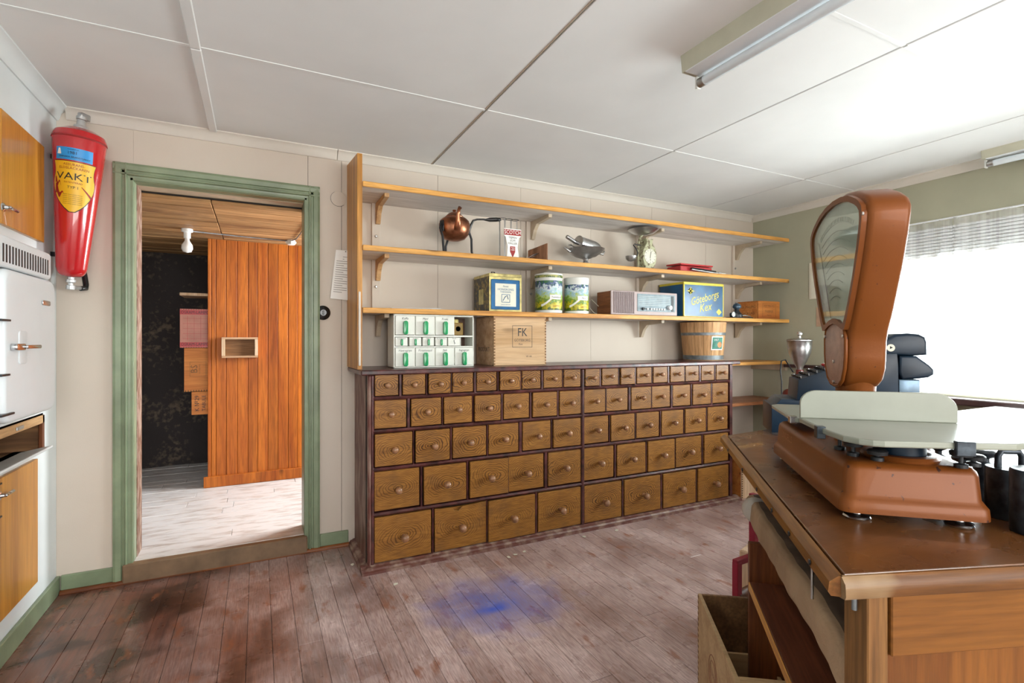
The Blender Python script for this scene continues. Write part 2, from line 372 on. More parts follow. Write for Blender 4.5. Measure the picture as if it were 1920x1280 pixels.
def floor_mat():
    t = NT('worn red brown floorboards'); P = t.coords(world=True)
    sp = t.n('ShaderNodeSeparateXYZ'); t.l(P, sp.inputs[0]); X, Y = sp.outputs[0], sp.outputs[1]
    gr = t.noise(t.coords((26, 1.6, 1), world=True), 2, 4); fine = t.noise(t.coords((60, 5, 1), world=True), 3, 3)
    oi = t.n('ShaderNodeObjectInfo')
    base = t.ramp(gr, [(.3, (.075, .024, .014)), (.6, (.165, .058, .032)), (.8, (.25, .095, .05))])
    haze_n = t.noise(t.coords((1.4, 1, 1), world=True), 2.4, 6, .4)
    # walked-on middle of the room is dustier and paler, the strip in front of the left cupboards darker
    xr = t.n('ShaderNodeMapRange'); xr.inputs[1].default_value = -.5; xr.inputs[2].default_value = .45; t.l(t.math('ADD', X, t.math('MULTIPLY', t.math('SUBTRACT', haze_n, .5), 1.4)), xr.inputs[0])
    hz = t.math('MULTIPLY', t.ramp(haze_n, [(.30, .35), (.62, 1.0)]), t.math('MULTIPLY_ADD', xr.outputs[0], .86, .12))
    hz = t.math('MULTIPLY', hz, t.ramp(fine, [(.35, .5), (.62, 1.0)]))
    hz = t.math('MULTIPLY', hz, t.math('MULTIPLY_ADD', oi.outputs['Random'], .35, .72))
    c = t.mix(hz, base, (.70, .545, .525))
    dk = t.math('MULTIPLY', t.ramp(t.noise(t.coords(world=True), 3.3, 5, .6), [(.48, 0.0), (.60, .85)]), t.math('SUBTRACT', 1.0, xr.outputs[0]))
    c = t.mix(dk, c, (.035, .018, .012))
    og = t.ramp(t.noise(t.coords((7, 3, 1), world=True), 1.7, 5), [(.60, 0.0), (.68, .7)])
    c = t.mix(og, c, (.26, .085, .035))
    def blob(cx, cy, sx_, sy_, rad, hard, seed):
        dx = t.math('DIVIDE', t.math('SUBTRACT', X, cx), sx_); dy = t.math('DIVIDE', t.math('SUBTRACT', Y, cy), sy_)
        d = t.math('SQRT', t.math('ADD', t.math('MULTIPLY', dx, dx), t.math('MULTIPLY', dy, dy)))
        n = t.noise(t.coords(world=True), seed, 5)
        return t.ramp(t.math('ADD', d, t.math('MULTIPLY', t.math('SUBTRACT', n, .5), 1.5)), [(0.0, hard), (rad, 0.0)])
    c = t.mix(t.math('MULTIPLY', blob(1.02, 2.22, .42, .34, 1.0, .85, 7), t.ramp(fine, [(.3, .45), (.6, 1.0)])), c, (.10, .16, .55))
    c = t.mix(blob(.98, 2.17, .10, .05, 1.0, 1.0, 12), c, (.015, .10, .62))
    t.bump(t.math('ADD', gr, fine), .15, .003)
    rg = t.ramp(t.noise(t.coords(world=True), 5, 4), [(.3, .20), (.7, .40)])
    t.b.inputs['Coat Roughness'].default_value = .22
    return t.set(c, rg, 0, .3)
M['floor'] = floor_mat()

def curtain_mat():
    t = NT('sheer white curtain'); v = t.coords(world=True)
    br = t.n('ShaderNodeBsdfTranslucent'); br.inputs[0].default_value = (.95, .96, .97, 1)
    df = t.n('ShaderNodeBsdfDiffuse'); df.inputs[0].default_value = (.95, .95, .94, 1)
    tr = t.n('ShaderNodeBsdfTransparent')
    m1 = t.n('ShaderNodeMixShader'); m1.inputs[0].default_value = .5; t.l(br.outputs[0], m1.inputs[1]); t.l(df.outputs[0], m1.inputs[2])
    st = t.ramp(t.noise(t.coords((1, 9, .35), world=True), 3.2, 4), [(.3, .25), (.7, .52)])
    m2 = t.n('ShaderNodeMixShader'); t.l(st, m2.inputs[0]); t.l(tr.outputs[0], m2.inputs[1]); t.l(m1.outputs[0], m2.inputs[2])
    t.l(m2.outputs[0], t.out.inputs[0]); t.t.nodes.remove(t.b); return t.m
M['curtain'] = curtain_mat()
def glass_mat(name, tint=(.95, .98, .97), amt=.12):
    t = NT(name); tr = t.n('ShaderNodeBsdfTransparent'); tr.inputs[0].default_value = (*tint, 1)
    gl = t.n('ShaderNodeBsdfGlossy'); gl.inputs['Roughness'].default_value = .05
    mx = t.n('ShaderNodeMixShader'); fr = t.n('ShaderNodeLayerWeight')
    t.l(t.math('MULTIPLY_ADD', t.math('POWER', fr.outputs['Facing'], 5.0), .6, .035), mx.inputs[0]); t.l(tr.outputs[0], mx.inputs[1]); t.l(gl.outputs[0], mx.inputs[2])
    t.l(mx.outputs[0], t.out.inputs[0]); t.t.nodes.remove(t.b); return t.m
M['glass'] = glass_mat('window glass'); M['dialglass'] = glass_mat('dial glass')

# ================================================ SETTING
XL, XR, YB, YF, ZC = -.891, 4.128, 3.259, -2.3, 2.40
DX0, DX1, DZ0, DZ1 = -.58, .248, .10, 2.081    # doorway in the back wall
# floor
fl = struct(obj('floor', MB().box(XL-.1, XR+.15, YF-.1, YB+.17, -.1, -.012), M['dark']))
bw = .0945; nb = int((XR-XL)/bw)+1
protos = {}
for i in range(nb):
    x = XL+i*bw; cuts = [YF] + sorted(random.uniform(-1.6, 2.9) for _ in range(2)) + [YB]
    for a, b in zip(cuts, cuts[1:]):
        if b-a < .15: continue
        obj('floorboard', MB().box(x+.0006, min(x+bw-.0006, XR), a+.0008, b-.0008, -.012, 0, .0012), M['floor'], fl)
# ceiling
ce = struct(obj('ceiling', MB().box(XL-.1, XR+.15, YF-.1, YB+.1, ZC+.014, ZC+.1), M['dark']))
xs = [XL, -.22, 1.02, 2.26, 3.50, XR]; ys = [YF, -1.377, -.137, 1.103, 2.343, YB]
for a, b in zip(xs, xs[1:]):
    for c, d in zip(ys, ys[1:]):
        obj('ceiling_panel', MB().box(a+.005, b-.005, c+.002, d-.002, ZC, ZC+.012, .002), M['ceil'], ce)
for y in ys[1:-1]:
    for a, b in zip(xs, xs[1:]):
        obj('joint_strip', MB().box(a+.006, b-.006, y-.009, y+.009, ZC-.003, ZC, .001), M['ceil'], ce)
for c, d in zip(ys, ys[1:]):
    obj('batten', MB().box(-.238, -.200, c+.004, d-.004, ZC-.011, ZC, .003), M['ceil'], ce)
obj('joint_strip', MB().box(1.009, 1.0165, YF, YB-.03, ZC-.002, ZC+.006, .001), plain('brownish joint', (.42, .33, .25), .6), ce)

# back wall with the doorway
wb = struct(obj('wall_back', MB().box(XL-.1, DX0, YB+.008, YB+.17, 0, ZC+.1).box(DX1, XR+.1, YB+.008, YB+.17, 0, ZC+.1).box(DX0, DX1, YB+.008, YB+.17, DZ1, ZC+.1).box(DX0, DX1, YB+.008, YB+.17, -.02, .0), M['dark']))
segs = [(XL, DX0), (.248, .266), (.268, .457), (.459, 1.070), (1.072, 1.69), (1.692, 2.30), (2.302, 2.908), (2.91, 3.52), (3.522, XR)]
segs = [(a-(.0006 if i else 0), b) for i, (a, b) in enumerate(segs)]
for a, b in segs: obj('wall_panel', MB().box(a+.0004, b-.0004, YB, YB+.008, 0, ZC), M['wall'], wb)
obj('wall_panel', MB().box(DX0, .248, YB, YB+.008, DZ1, ZC, .0006), M['wall'], wb)
# left and right, front walls
wl = struct(obj('wall_left', MB().box(XL-.1, XL, YF-.1, YB+.01, 0, .745).box(XL-.1, XL, YF-.1, YB+.01, .905, ZC+.1).box(XL-.1, XL, 3.085, YB+.01, .745, .905).box(XL-.1, XL, YF-.1, 1.9, .745, .905), M['leftwhite']))
WY0, WY1, WZ0, WZ1 = -.45, 2.12, .885, 1.80
wr = struct(obj('wall_right', MB().box(XR, XR+.12, YF-.1, WY0, 0, ZC+.1).box(XR, XR+.12, WY1, YB+.1, 0, ZC+.1).box(XR, XR+.12, WY0, WY1, 0, WZ0).box(XR, XR+.12, WY0, WY1, WZ1, ZC+.1), M['wallgreen']))
wf = struct(obj('wall_front', MB().box(XL-.1, -.6, YF-.12, YF, 0, ZC+.1).box(2.6, XR+.1, YF-.12, YF, 0, ZC+.1).box(-.6, 2.6, YF-.12, YF, 0, .9).box(-.6, 2.6, YF-.12, YF, 2.2, ZC+.1), M['wall']))
# cornices
def cornice(name, pts, axis, a, b, mat):
    mb = MB(); mb.prism(pts, a, b, axis); return struct(obj(name, mb, mat, smooth=50))
cp = [(0, 0), (0, -.055), (.006, -.055), (.012, -.046), (.018, -.024), (.034, -.010), (.042, -.006), (.042, 0)]
cornice('trim_1', [(YB-p, ZC+q) for p, q in cp], 'X', XL+.04, .43, M['white_trim'])
cornice('trim_2', [(YB-p, ZC+q) for p, q in cp], 'X', .434, XR-.04, M['white_trim'])
cornice('trim_3', [(XL+p*1.2, ZC+q*1.2) for p, q in cp], 'Y', YF, YB-.002, M['leftwhite'])
cornice('trim_4', [(XR-p, ZC+q) for p, q in cp], 'Y', YF, YB-.002, M['white_trim'])
# baseboards
struct(obj('baseboard_back', MB().box(XL+.02, DX0-.083, YB-.014, YB, .0, .09, .003).box(.332, .497, YB-.014, YB, .0, .09, .003), M['green']))
struct(obj('baseboard_left', MB().box(XL, XL+.016, YF, YB-.002, .0, .088, .003), M['green']))
struct(obj('trim_5', MB().tube([(XL+.02, YB-.02, .004), (.497, YB-.02, .004)], .016, 10), M['quarter'], smooth=1))
# door casing, jambs, threshold
cas = thing('door_casing', 'sage green painted casing around the open doorway', 'door frame', (0, YB, 0))
del cas['label'], cas['category']; cas.name = 'door_1'; struct(cas)
prof = [(0, 0), (0, -.022), (.012, -.026), (.034, -.024), (.038, -.017), (.048, -.017), (.052, -.026), (.058, -.026), (.062, -.014), (.072, -.012), (.083, -.012), (.083, 0)]
def casing_v(x, sgn):
    return MB().prism([(x+sgn*p, q) for p, q in prof], 0, DZ1+.083*1, 'Z')
obj('casing', casing_v(DX0-.083, 1), M['green'], cas); obj('casing', casing_v(DX1+.083, -1), M['green'], cas)
obj('casing', MB().prism([(q, DZ1+.083-p) for p, q in prof], DX0-.083, DX1+.083, 'X'), M['green'], cas)
obj('jamb', MB().box(DX0-.02, DX0+.003, .0, .06, .1, DZ1, .002), M['green'], cas)
obj('jamb', MB().box(DX0-.02, DX0+.006, .06, .18, .1, DZ1, .002), M['oldwood'], cas)
obj('jamb', MB().box(DX1-.003, DX1+.02, .0, .18, .1, DZ1, .002), M['green'], cas)
obj('head_jamb', MB().box(DX0, DX1, .0, .07, DZ1-.003, DZ1+.02, .002), M['green'], cas)
obj('head_jamb', MB().box(DX0, DX1, .07, .18, DZ1-.006, DZ1+.02, .002), M['bracket'], cas)
obj('threshold', MB().box(-.622, .262, -.035, .012, .0, .098, .006), M['sillbeam'], cas)
obj('threshold', MB().box(DX0, DX1, .008, .18, .02, .1, .003), M['backfloor'], cas)

# ------------------------------------------------ back room
struct(obj('floor_back_room', MB().box(-1.4, 1.75, YB+.17, 5.7, .0, .086), M['dark']))
fb = bpy.data.objects['floor_back_room']
y = YB+.172
while y < 5.6:
    xx = [-1.35] + sorted(random.uniform(-1.1, 1.5) for _ in range(2)) + [1.7]
    for a, b in zip(xx, xx[1:]): obj('floorboard', MB().box(a+.001, b-.001, y+.001, y+.119, .086, .1+random.uniform(-.002, .001), .002), M['backfloor'], fb)
    y += .121
cb = struct(obj('ceiling_back_room', MB().box(-1.4, 1.75, YB+.17, 5.7, 2.066, 2.12), M['dark']))
y = YB+.172
while y < 5.6:
    for a, b in ((-1.35, -.245), (-.24, 1.7)): obj('ceiling_board', MB().box(a, b, y+.0015, y+.14, 2.045+random.uniform(0, .003), 2.066, .002), M['roofplank'], cb)
    y += .142
struct(obj('wall_back_room_far', MB().grid(60, 36, lambda u, v: (-1.4+3.1*u, 5.58+.02*math.sin(u*31+v*9)*math.sin(v*17+u*5)+.012*random.random(), .05+2.05*v)), M['soot'], smooth=1))
struct(obj('wall_back_room_left', MB().box(-1.45, -1.4, YB+.17, 5.7, 0, 2.1), M['soot']))
struct(obj('wall_back_room_right', MB().box(1.7, 1.78, YB+.17, 3.5, 0, 2.1).box(1.7, 1.78, 4.5, 5.7, 0, 2.1).box(1.7, 1.78, 3.5, 4.5, 0, .9).box(1.7, 1.78, 3.5, 4.5, 2.0, 2.1), M['oldwood']))
obj('window_frame', MB().box(1.71, 1.74, 3.5, 4.5, 1.43, 1.46).box(1.71, 1.74, 3.985, 4.015, .9, 2.0), M['white_trim'], bpy.data.objects['wall_back_room_right'])
# the dark tar-paper sheet hanging at the far left
struct(obj('trim_6', MB().grid(12, 20, lambda u, v: (-1.36+.42*u+.006*math.sin(v*22), 5.52-.012*math.sin(u*12), .11+1.93*v)), plain('black tar paper', (.012, .014, .016), .5, var=.4), smooth=1))
# partition of vertical boards
pt = struct(obj('wall_partition', MB().box(-.345, 1.69, 4.655, 4.70, .1, 2.045), M['dark']))
px = [-.352, -.327, -.295, -.225, -.147, -.071, -.002, .073, .148, .225, .299, .373]
while px[-1] < 1.65: px.append(px[-1]+.075)
for a, b in zip(px, px[1:]):
    obj('board', MB().box(a+.001, b-.001, 4.64, 4.656, .16, 2.05, .003), M['panelwood'], pt)
obj('board', MB().box(-.352, -.336, 4.656, 4.70, .1, 2.05, .003), M['panelwood'], pt)
obj('base_board', MB().box(-.378, 1.69, 4.622, 4.641, .1, .185, .003), M['panelwood'], pt)

# ------------------------------------------------ shop window
wn = thing('window_1', '', '', (XR, 0, 0)); del wn['label'], wn['category']; struct(wn)
obj('window_frame', MB().box(.03, .09, WY0, WY0+.05, WZ0, WZ1).box(.03, .09, WY1-.05, WY1, WZ0, WZ1).box(.03, .09, WY0, WY1, WZ0, WZ0+.05).box(.03, .09, WY0, WY1, WZ1-.05, WZ1), M['white_trim'], wn)
obj('pane', MB().box(.055, .061, WY0+.05, WY1-.05, WZ0+.05, WZ1-.05), M['glass'], wn)
obj('window_sill', MB().box(-.14, .03, WY0-.1, WY1+.06, .838, .880, .006), M['sill'], wn)
wn2 = thing('window_2', '', '', (0, YF-.1, 0)); del wn2['label'], wn2['category']; struct(wn2)  # unseen rear window, put in to give fill light
obj('window_frame', MB().box(-.6, -.54, 0, .06, .9, 2.2).box(2.54, 2.6, 0, .06, .9, 2.2).box(.97, 1.03, 0, .06, .9, 2.2).box(-.6, 2.6, 0, .06, .9, .96).box(-.6, 2.6, 0, .06, 2.14, 2.2), M['white_trim'], wn2)
bl = thing('roller_blind', 'white slatted blind gathered at the head of the shop window behind the curtain', 'blind', (XR-.05, 0, 0))
for k in range(9): obj('slat', MB().box(-.018, .018, WY0-.03, WY1+.02, 1.82+k*.021, 1.834+k*.021, .002), M['whitemetal'], bl)
obj('bottom_rail', MB().box(-.02, .02, WY0-.03, WY1+.02, 1.793, 1.815, .003), M['bracket'], bl)
cu = tag(obj('curtain', MB().grid(260, 24, lambda u, v: (XR-.105+.014*math.sin(u*150+2*math.sin(u*23))*(1.1-.4*v)+.006*math.sin(u*61), WY0-.12+(WY1+.24-WY0)*u, .905+1.135*v + (.006*math.sin(u*190) if v > .99 else 0))), M['curtain'], smooth=1),
    'sheer white lace-topped curtain hanging over the bright shop window', 'curtain')
cr_ = tag(obj('curtain_rod', MB().tube([(XR-.105, WY0-.2, 2.045), (XR-.105, WY1+.14, 2.045)], .006, 8).box(XR-.11, XR, WY0-.19, WY0-.175, 2.038, 2.052).box(XR-.11, XR, WY1+.12, WY1+.135, 2.038, 2.052), M['whitemetal'], smooth=1), 'thin white rod carrying the sheer window curtain', 'curtain rod')
# papers on the green wall
t = thing('wall_calendar', 'cream paper calendar pinned high on the green wall beside the scale head', 'paper', (XR, 0, 0))
obj('sheet', MB().box(-.006, -.001, 2.42, 2.714, 1.593, 1.895, .001), M['paper'], t); 
obj('front_sheet', MB().prism([(2.43, 1.60), (2.695, 1.60), (2.695, 1.80), (2.66, 1.88), (2.43, 1.88)], -.009, -.006, 'X'), M['cream'], t)
tag(obj('paper_note', MB().box(XR-.005, XR-.001, 2.50, 2.655, 1.364, 1.522, .001), plain('pink tan paper', (.50, .33, .22), .7)), 'small tan paper note on the green wall below the calendar', 'paper')

# ------------------------------------------------ fluorescent lights
def tube_light(name, label, x0, x1, y0, y1, tx, h=.068):
    t = thing(name, label, 'ceiling light', ((x0+x1)/2, (y0+y1)/2, ZC), 0, 'fluorescent lights on the ceiling'); cx, cy = (x0+x1)/2, (y0+y1)/2
    hw, hl = (x1-x0)/2, (y1-y0)/2
    obj('housing', MB().prism([(-hw, 0), (-hw+.008, -h), (hw-.008, -h), (hw, 0)], -hl, hl, 'Y', .003), M['fixture'], t)
    obj('reflector', MB().box(-hw+.006, hw-.004, -hl+.02, hl-.02, -h-.004, -h, .001), M['whitemetal'], t)
    for s in (-1, 1):
        obj('lamp_holder', MB().box(tx-.012, tx+.012, s*(hl-.008)-.008, s*(hl-.008)+.008, -h-.05, -h+.002, .004), M['whiteplastic'], t)
    tb = obj('tube', MB().lathe([(.0, -hl+.018), (.017, -hl+.018), (.019, -hl+.024), (.019, hl-.024), (.017, hl-.018), (0, hl-.018)], 20, T(tx, 0, -h-.028) @ RX(-90)), M['tubeglass'], t, 50)
    obj('end_cap', MB().lathe([(.0195, hl-.045), (.0195, hl-.016)], 20, T(tx, 0, -h-.028) @ RX(90)).lathe([(.0195, hl-.045), (.0195, hl-.016)], 20, T(tx, 0, -h-.028) @ RX(-90)), M['alu'], tb, 50)
    return t
tube_light('fluorescent_light', 'long fluorescent batten light across the middle of the ceiling', 1.531, 1.66, .12, 1.548, .025)
tube_light('fluorescent_light', 'fluorescent batten light at the ceiling edge above the shop window', 3.93, 4.07, .1, 1.51, -.02, .05)

# ================================================ LEFT WALL FITTINGS
def knob_lever(t, y, z, s=1):
    h = obj('latch', MB().lathe([(.018, 0), (.018, .004), (.010, .008), (.007, .02), (.008, .024)], 16, T(.018, y, z) @ RY(90)).box(.036, .048, y-.012, y+.045*s, z-.007, z+.007, .004), M['chrome'], t, 40); return h
t = thing('wall_cupboard', 'honey-coloured birch cupboard door set high in the white left wall', 'cupboard', (XL, 2.88, 1.7))
obj('door', MB().box(0, .018, -.275, .16, -.004, .434, .002), M['birch'], t)
t2 = bpy.data.objects[t.name]
obj('latch', MB().lathe([(.017, 0), (.017, .004), (.009, .008), (.006, .018)], 16, T(.018, -.265, .06) @ RY(90)).box(.033, .045, -.272, -.19, .054, .067, .005), M['chrome'], t, 40)
t = thing('base_cupboard', 'honey-coloured birch cupboard door below the clutter gap in the left wall', 'cupboard', (XL, 2.7, .16))
obj('door', MB().box(0, .018, -.42, .265, .021, .567, .002), M['birch'], t)
obj('latch', MB().lathe([(.017, 0), (.017, .004), (.009, .008), (.006, .018)], 16, T(.018, -.12, .505) @ RY(90)).box(.033, .045, -.127, -.05, .499, .512, .005), M['chrome'], t, 40)
for q in (.545, .42): obj('hinge', MB().box(.017, .022, -.2, -.10, q, q+.006), M['steel_dark'], t)
# white locker / refrigerator door hung on the wall
def rrect(y0, y1, z0, z1, r, n=6):
    pts = []
    for cy, cz, a0 in ((y1-r, z1-r, 0), (y0+r, z1-r, 90), (y0+r, z0+r, 180), (y1-r, z0+r, 270)):
        for k in range(n+1):
            a = R(a0+90*k/n); pts.append((cy+r*math.cos(a), cz+r*math.sin(a)))
    return pts
t = thing('enamel_refrigerator', 'white enamelled refrigerator with rounded door and slotted vent hood', 'refrigerator', (XL, 2.5, .93))
obj('body', MB().prism([(p[0]-2.5, p[1]-.93) for p in rrect(1.9, 2.785, .955, 1.50, .05)], 0, .105, 'X', .03, seg=4), M['enamel'], t, 35)
obj('door', MB().prism([(p[0]-2.5, p[1]-.93) for p in rrect(2.31, 2.80, .962, 1.498, .05)], .055, .125, 'X', .018, seg=4), M['enamel'], t, 35)
v = obj('vent_hood', MB().prism([(p[0]-2.5, p[1]-.93) for p in rrect(1.9, 2.775, 1.502, 1.612, .02)], 0, .118, 'X', .012, seg=3), M['enamel'], t, 35)
for k in range(17): obj('vent_slot', MB().box(.117, .1195, .232-k*.0256-.009, .232-k*.0256, .588, .650, 0), M['black'], v)
d = t
obj('handle', MB().prism([(p[0]-2.5, p[1]-.93) for p in rrect(2.35, 2.43, 1.215, 1.239, .01)], .125, .145, 'X', .004).prism([(p[0]-2.5, p[1]-.93) for p in rrect(2.42, 2.55, 1.220, 1.234, .006)], .140, .152, 'X', .003), M['chrome'], t, 40)
obj('handle_recess', MB().prism([(p[0]-2.5, p[1]-.93) for p in rrect(2.42, 2.49, 1.165, 1.285, .012)], .124, .128, 'X', .002), M['enamel'], t, 40)
obj('badge', MB().prism([(p[0]-2.5, p[1]-.93) for p in rrect(2.64, 2.72, 1.390, 1.410, .008)], .125, .130, 'X', .001), M['alu'], t, 40)
for q in ((-.24, -.175, .20), (-.24, -.17, .385), (-.24, -.14, .065)): obj('hinge', MB().box(.105, .135, q[0], q[1], q[2], q[2]+.007, .001), M['steel_dark'], t)
# gap with clutter below the refrigerator
t = thing('wall_niche', 'open niche with bare wooden edges below the white refrigerator', 'niche', (XL, 2.75, .745))
obj('lining', MB().box(-.42, -.40, -.85, .335, 0, .16).box(-.42, 0, .325, .335, 0, .16).box(-.42, 0, -.85, .335, -.01, 0).box(-.42, 0, -.85, .335, .16, .17).box(-.42, 0, -.86, -.85, 0, .16), M['cratedark'], t)
obj('top_edge', MB().box(-.01, .006, -.85, .335, .125, .162, .002), M['bracket_pine'], t)
obj('side_edge', MB().box(-.01, .006, .313, .337, .0, .162, .002), M['brownend'], t)
obj('flap', MB().box(-.05, .065, -.5, .24, -.002, .008, .002, m=T(0, 0, .012) @ RY(-12)), M['leftwhite'], t)
obj('catch_plate', MB().box(.006, .010, .02, .09, .135, .150, .001), M['alu'], t)
tag(obj('glass_bottle', MB().lathe([(0, 0), (.02, 0), (.024, .006), (.024, .07), (.012, .095), (.010, .125), (.013, .128), (.013, .14), (0, .14)], 16, T(XL-.03, 2.62, .775) @ RX(90) @ RZ(0)), plain('dark blue glass', (.01, .04, .08), .1), smooth=40), 'dark blue bottle lying in the niche under the refrigerator', 'bottle')
tag(obj('tin_box', MB().box(XL-.2, XL-.11, 2.8, 2.95, .746, .80, .005), plain('grey tin box', (.14, .16, .16), .5)), 'grey tin box at the back of the niche under the refrigerator', 'box')

# ------------------------------------------------ fire extinguisher
top = Vector((-.757, 3.10, 2.25)); bot = Vector((-.800, 3.13, 1.565)); ax = (top-bot); L = ax.length
rotm = ax.to_track_quat('Z', 'Y').to_matrix().to_4x4()
t = thing('fire_extinguisher', 'red tapering fire extinguisher with yellow shield label in the left corner', 'fire extinguisher', bot)
t.rotation_euler = rotm.to_euler()
def rad(z): return .056 + (.103-.056)*min(1, z/L/.93)
obj('body', MB().lathe([(0, -.012), (.03, -.010), (.045, -.002), (.054, .012), (.0585, .03), (rad(.93*L), L*.93), (.1025, L*.94), (.094, L*.97), (.06, L*1.0), (.03, L*1.01), (0, L*1.012)], 48), M['red'], t, 30)
obj('shoulder_seam', MB().lathe([(rad(L*.9)+.0005, L*.915), (.1045, L*.922), (.1035, L*.93)], 48, cap=False), M['redprint'], t, 30)
obj('top_valve', MB().lathe([(.028, L+.0), (.030, L+.012), (.026, L+.022), (.018, L+.024), (.016, L+.05), (.02, L+.052), (.02, L+.066), (0, L+.066)], 20).box(-.012, .035, -.014, .014, L+.055, L+.085, .004), M['alu'], t, 40)
obj('bottom_valve', MB().lathe([(.013, -.012), (.013, -.022), (.019, -.024), (.019, -.036), (.010, -.04), (.010, -.05), (.017, -.052), (.017, -.07), (0, -.074)], 8).tube([(0, 0, -.058), (.03, .0, -.06), (.05, 0, -.06)], .009), M['alu'], t, 40)
obj('hose', MB().tube([(.05, 0, -.062), (.078, .004, -.058), (.086, .012, -.04), (.088, .025, .0), (.088, .045, .06), (.086, .05, .12), (.082, .05, .30)], .0125, 12), M['bakelite'], t, 60)
obj('hook_wire', MB().tube([(.08, .03, .43), (.115, .03, .40), (.128, .03, .33), (.112, .03, .27), (.08, .03, .245), (.062, .03, .245)], .0018, 6), M['redlac'], t, 60)
obj('wall_hook', MB().box(-.012, .012, .085, .16, L*.80, L*.83).box(-.012, .012, .05, .135, L*.12, L*.15), M['steel_dark'], t)
A0 = math.atan2(-3.1+0, .757+0)   # direction towards the shop floor
_cd = rotm.inverted() @ Vector((.76, -3.1, -.4, 0)); A0 = math.atan2(_cd.y, _cd.x) - R(9)
inv = rotm.inverted()
def cyl(u, z, off): # u metres to the right
    r = rad(z)+off; a = A0 + u/rad(z)
    return Vector((r*math.cos(a), r*math.sin(a), z))
def patch(outline_fn, z0, z1, off, n=24, mm=14):
    def f(u, v):
        z = z0+(z1-z0)*v; hwl, hwr = outline_fn(v); return cyl(-hwl+(hwl+hwr)*u, z, off)
    return MB().grid(n, mm, f)
zb0, zb1 = .315, .515
def shield(g):
    def f(v):
        w_ = (.083 if v > .62 else .083*max(.02, math.sin(math.pi/2*min(1, (v+.02)/.62)))**.75)
        if v > .62: w_ = .083 - .008*math.sin((v-.62)/.38*math.pi)
        return (w_+g, w_+g)
    return f
obj('shield_border', patch(shield(.003), zb0-.03, zb1+.003, .0008), M['black'], t, 60)
sh = obj('shield_label', patch(shield(0), zb0-.027, zb1, .0014), M['yellow'], t, 60)
def lab(s, size, u0, z0, off=.0022, rot=0, **k):
    def fn(p):
        c_, s_ = math.cos(rot), math.sin(rot); return cyl(u0+p.x*c_-p.y*s_, z0+p.x*s_+p.y*c_, off)
    return dict(string=s, size=size, m=None, fn=fn, **k)
mb = MB()
for a in (lab('VAKT', .046, 0, .447, xscale=1.15), lab('TYP 1', .017, .0, .398), ): mb.text(**a)
for k in range(6): mb.text(**lab('nnmnn mnnn nmmn nnnmm', .0062, 0, .366-k*.0085))
obj('lettering', mb, M['black'], sh)
mb = MB()
for a in (lab('ASSURANS-', .0155, 0, .501), lab('ELDSLÄCKAREN', .0155, 0, .485), lab('PATENTERAD', .011, .0, .420)): mb.text(**a)
mb.grid(10, 2, lambda u, v: cyl(-.072+.04*u, .36+.05*v*(1-u)+.012*math.sin(u*9), .002))
mb.grid(10, 2, lambda u, v: cyl(-.074+.03*u, .41+.03*v*(1-u)+.01*math.sin(u*11), .002))
mb.grid(10, 2, lambda u, v: cyl(.03+.04*u, .405-.05*u+.012*v*(.3+u), .002))
obj('red_lettering', mb, M['redprint'], sh)
bl_ = obj('blue_label', patch(lambda v: (.075, .068), .522, .578, .001), M['blue'], t, 60)
mb = MB(); mb.text(**lab('1981', .019, -.008, .554)); mb.text(**lab('SVENSKA BRANDTJÄNST', .0105, 0, .535)); mb.text(**lab('Omladdad och', .007, -.005, .57))
obj('lettering', mb, M['black'], bl_)
obj('emblem', MB().grid(4, 4, lambda u, v: cyl(-.068+.018*u+(.009-.018*u)*v*.6, .545+.026*v, .0018)), M['whiteprint'], bl_)

# ================================================ DRAWER CHEST
CY = 2.83
ch = thing('apothecary_chest', 'long low shop chest of maroon frame with rows of oak-grained drawers', 'chest of drawers', (1.93, CY, 0))
ox = 1.93
def cb_(x0, x1, y0, y1, z0, z1, bev=.002): return MB().box(x0-ox, x1-ox, y0, y1, z0, z1, bev)
obj('top', cb_(.4926, 3.40, -.035, .425, 1.062, 1.090, .006), M['maroon'], ch)
obj('side_panel', cb_(.534, .549, -.01, .42, .0, 1.062), M['maroon_worn'], ch)
obj('corner_post', cb_(.532, .550, -.018, .01, .0, 1.062, .008), M['maroon_worn'], ch)
obj('side_panel', cb_(3.305, 3.335, -.012, .42, .0, 1.062), M['maroon'], ch)
obj('back', cb_(.53, 3.305, .03, .04, .0, 1.06), M['dark'], ch)  # dark sheet close behind the frame, standing in for the chest's inner shadow
bp = [(-.06, 0), (-.06, .012), (-.046, .016), (-.040, .024), (-.022, .028), (-.016, .018+.014), (.01, .034), (.01, 0)]
obj('plinth', MB().prism([(p, q) for p, q in bp], 0.493-ox, 3.385-ox, 'X'), M['maroon_worn'], ch)
obj('plinth', MB().prism([(p*.7+.536-ox, q) for p, q in bp], -.045, .42, 'Y'), M['maroon_worn'], ch)
obj('stile', cb_(.548, .566, -.014, .03, .0, 1.062, .006), M['maroon'], ch)
obj('stile', cb_(1.916, 1.939, -.016, .03, .0, 1.062, .007), M['maroon'], ch)
rows = [(.943, 1.061), (.764, .921), (.558, .739), (.3135, .531), (.019+.014, .2827)]
for a, b in ((.9435, .921), (.764, .739), (.558, .531), (.3135, .2827)):
    m_ = (a+b)/2
    obj('rail', MB().prism([(.03, m_-.010), (-.006, m_-.010), (-.014, m_), (-.006, m_+.010), (.03, m_+.010)], .552-ox, 1.918-ox, 'X'), M['maroon'], ch)
    obj('rail', MB().prism([(.03, m_-.010), (-.006, m_-.010), (-.014, m_), (-.006, m_+.010), (.03, m_+.010)], 1.937-ox, 3.305-ox, 'X'), M['maroon'], ch)
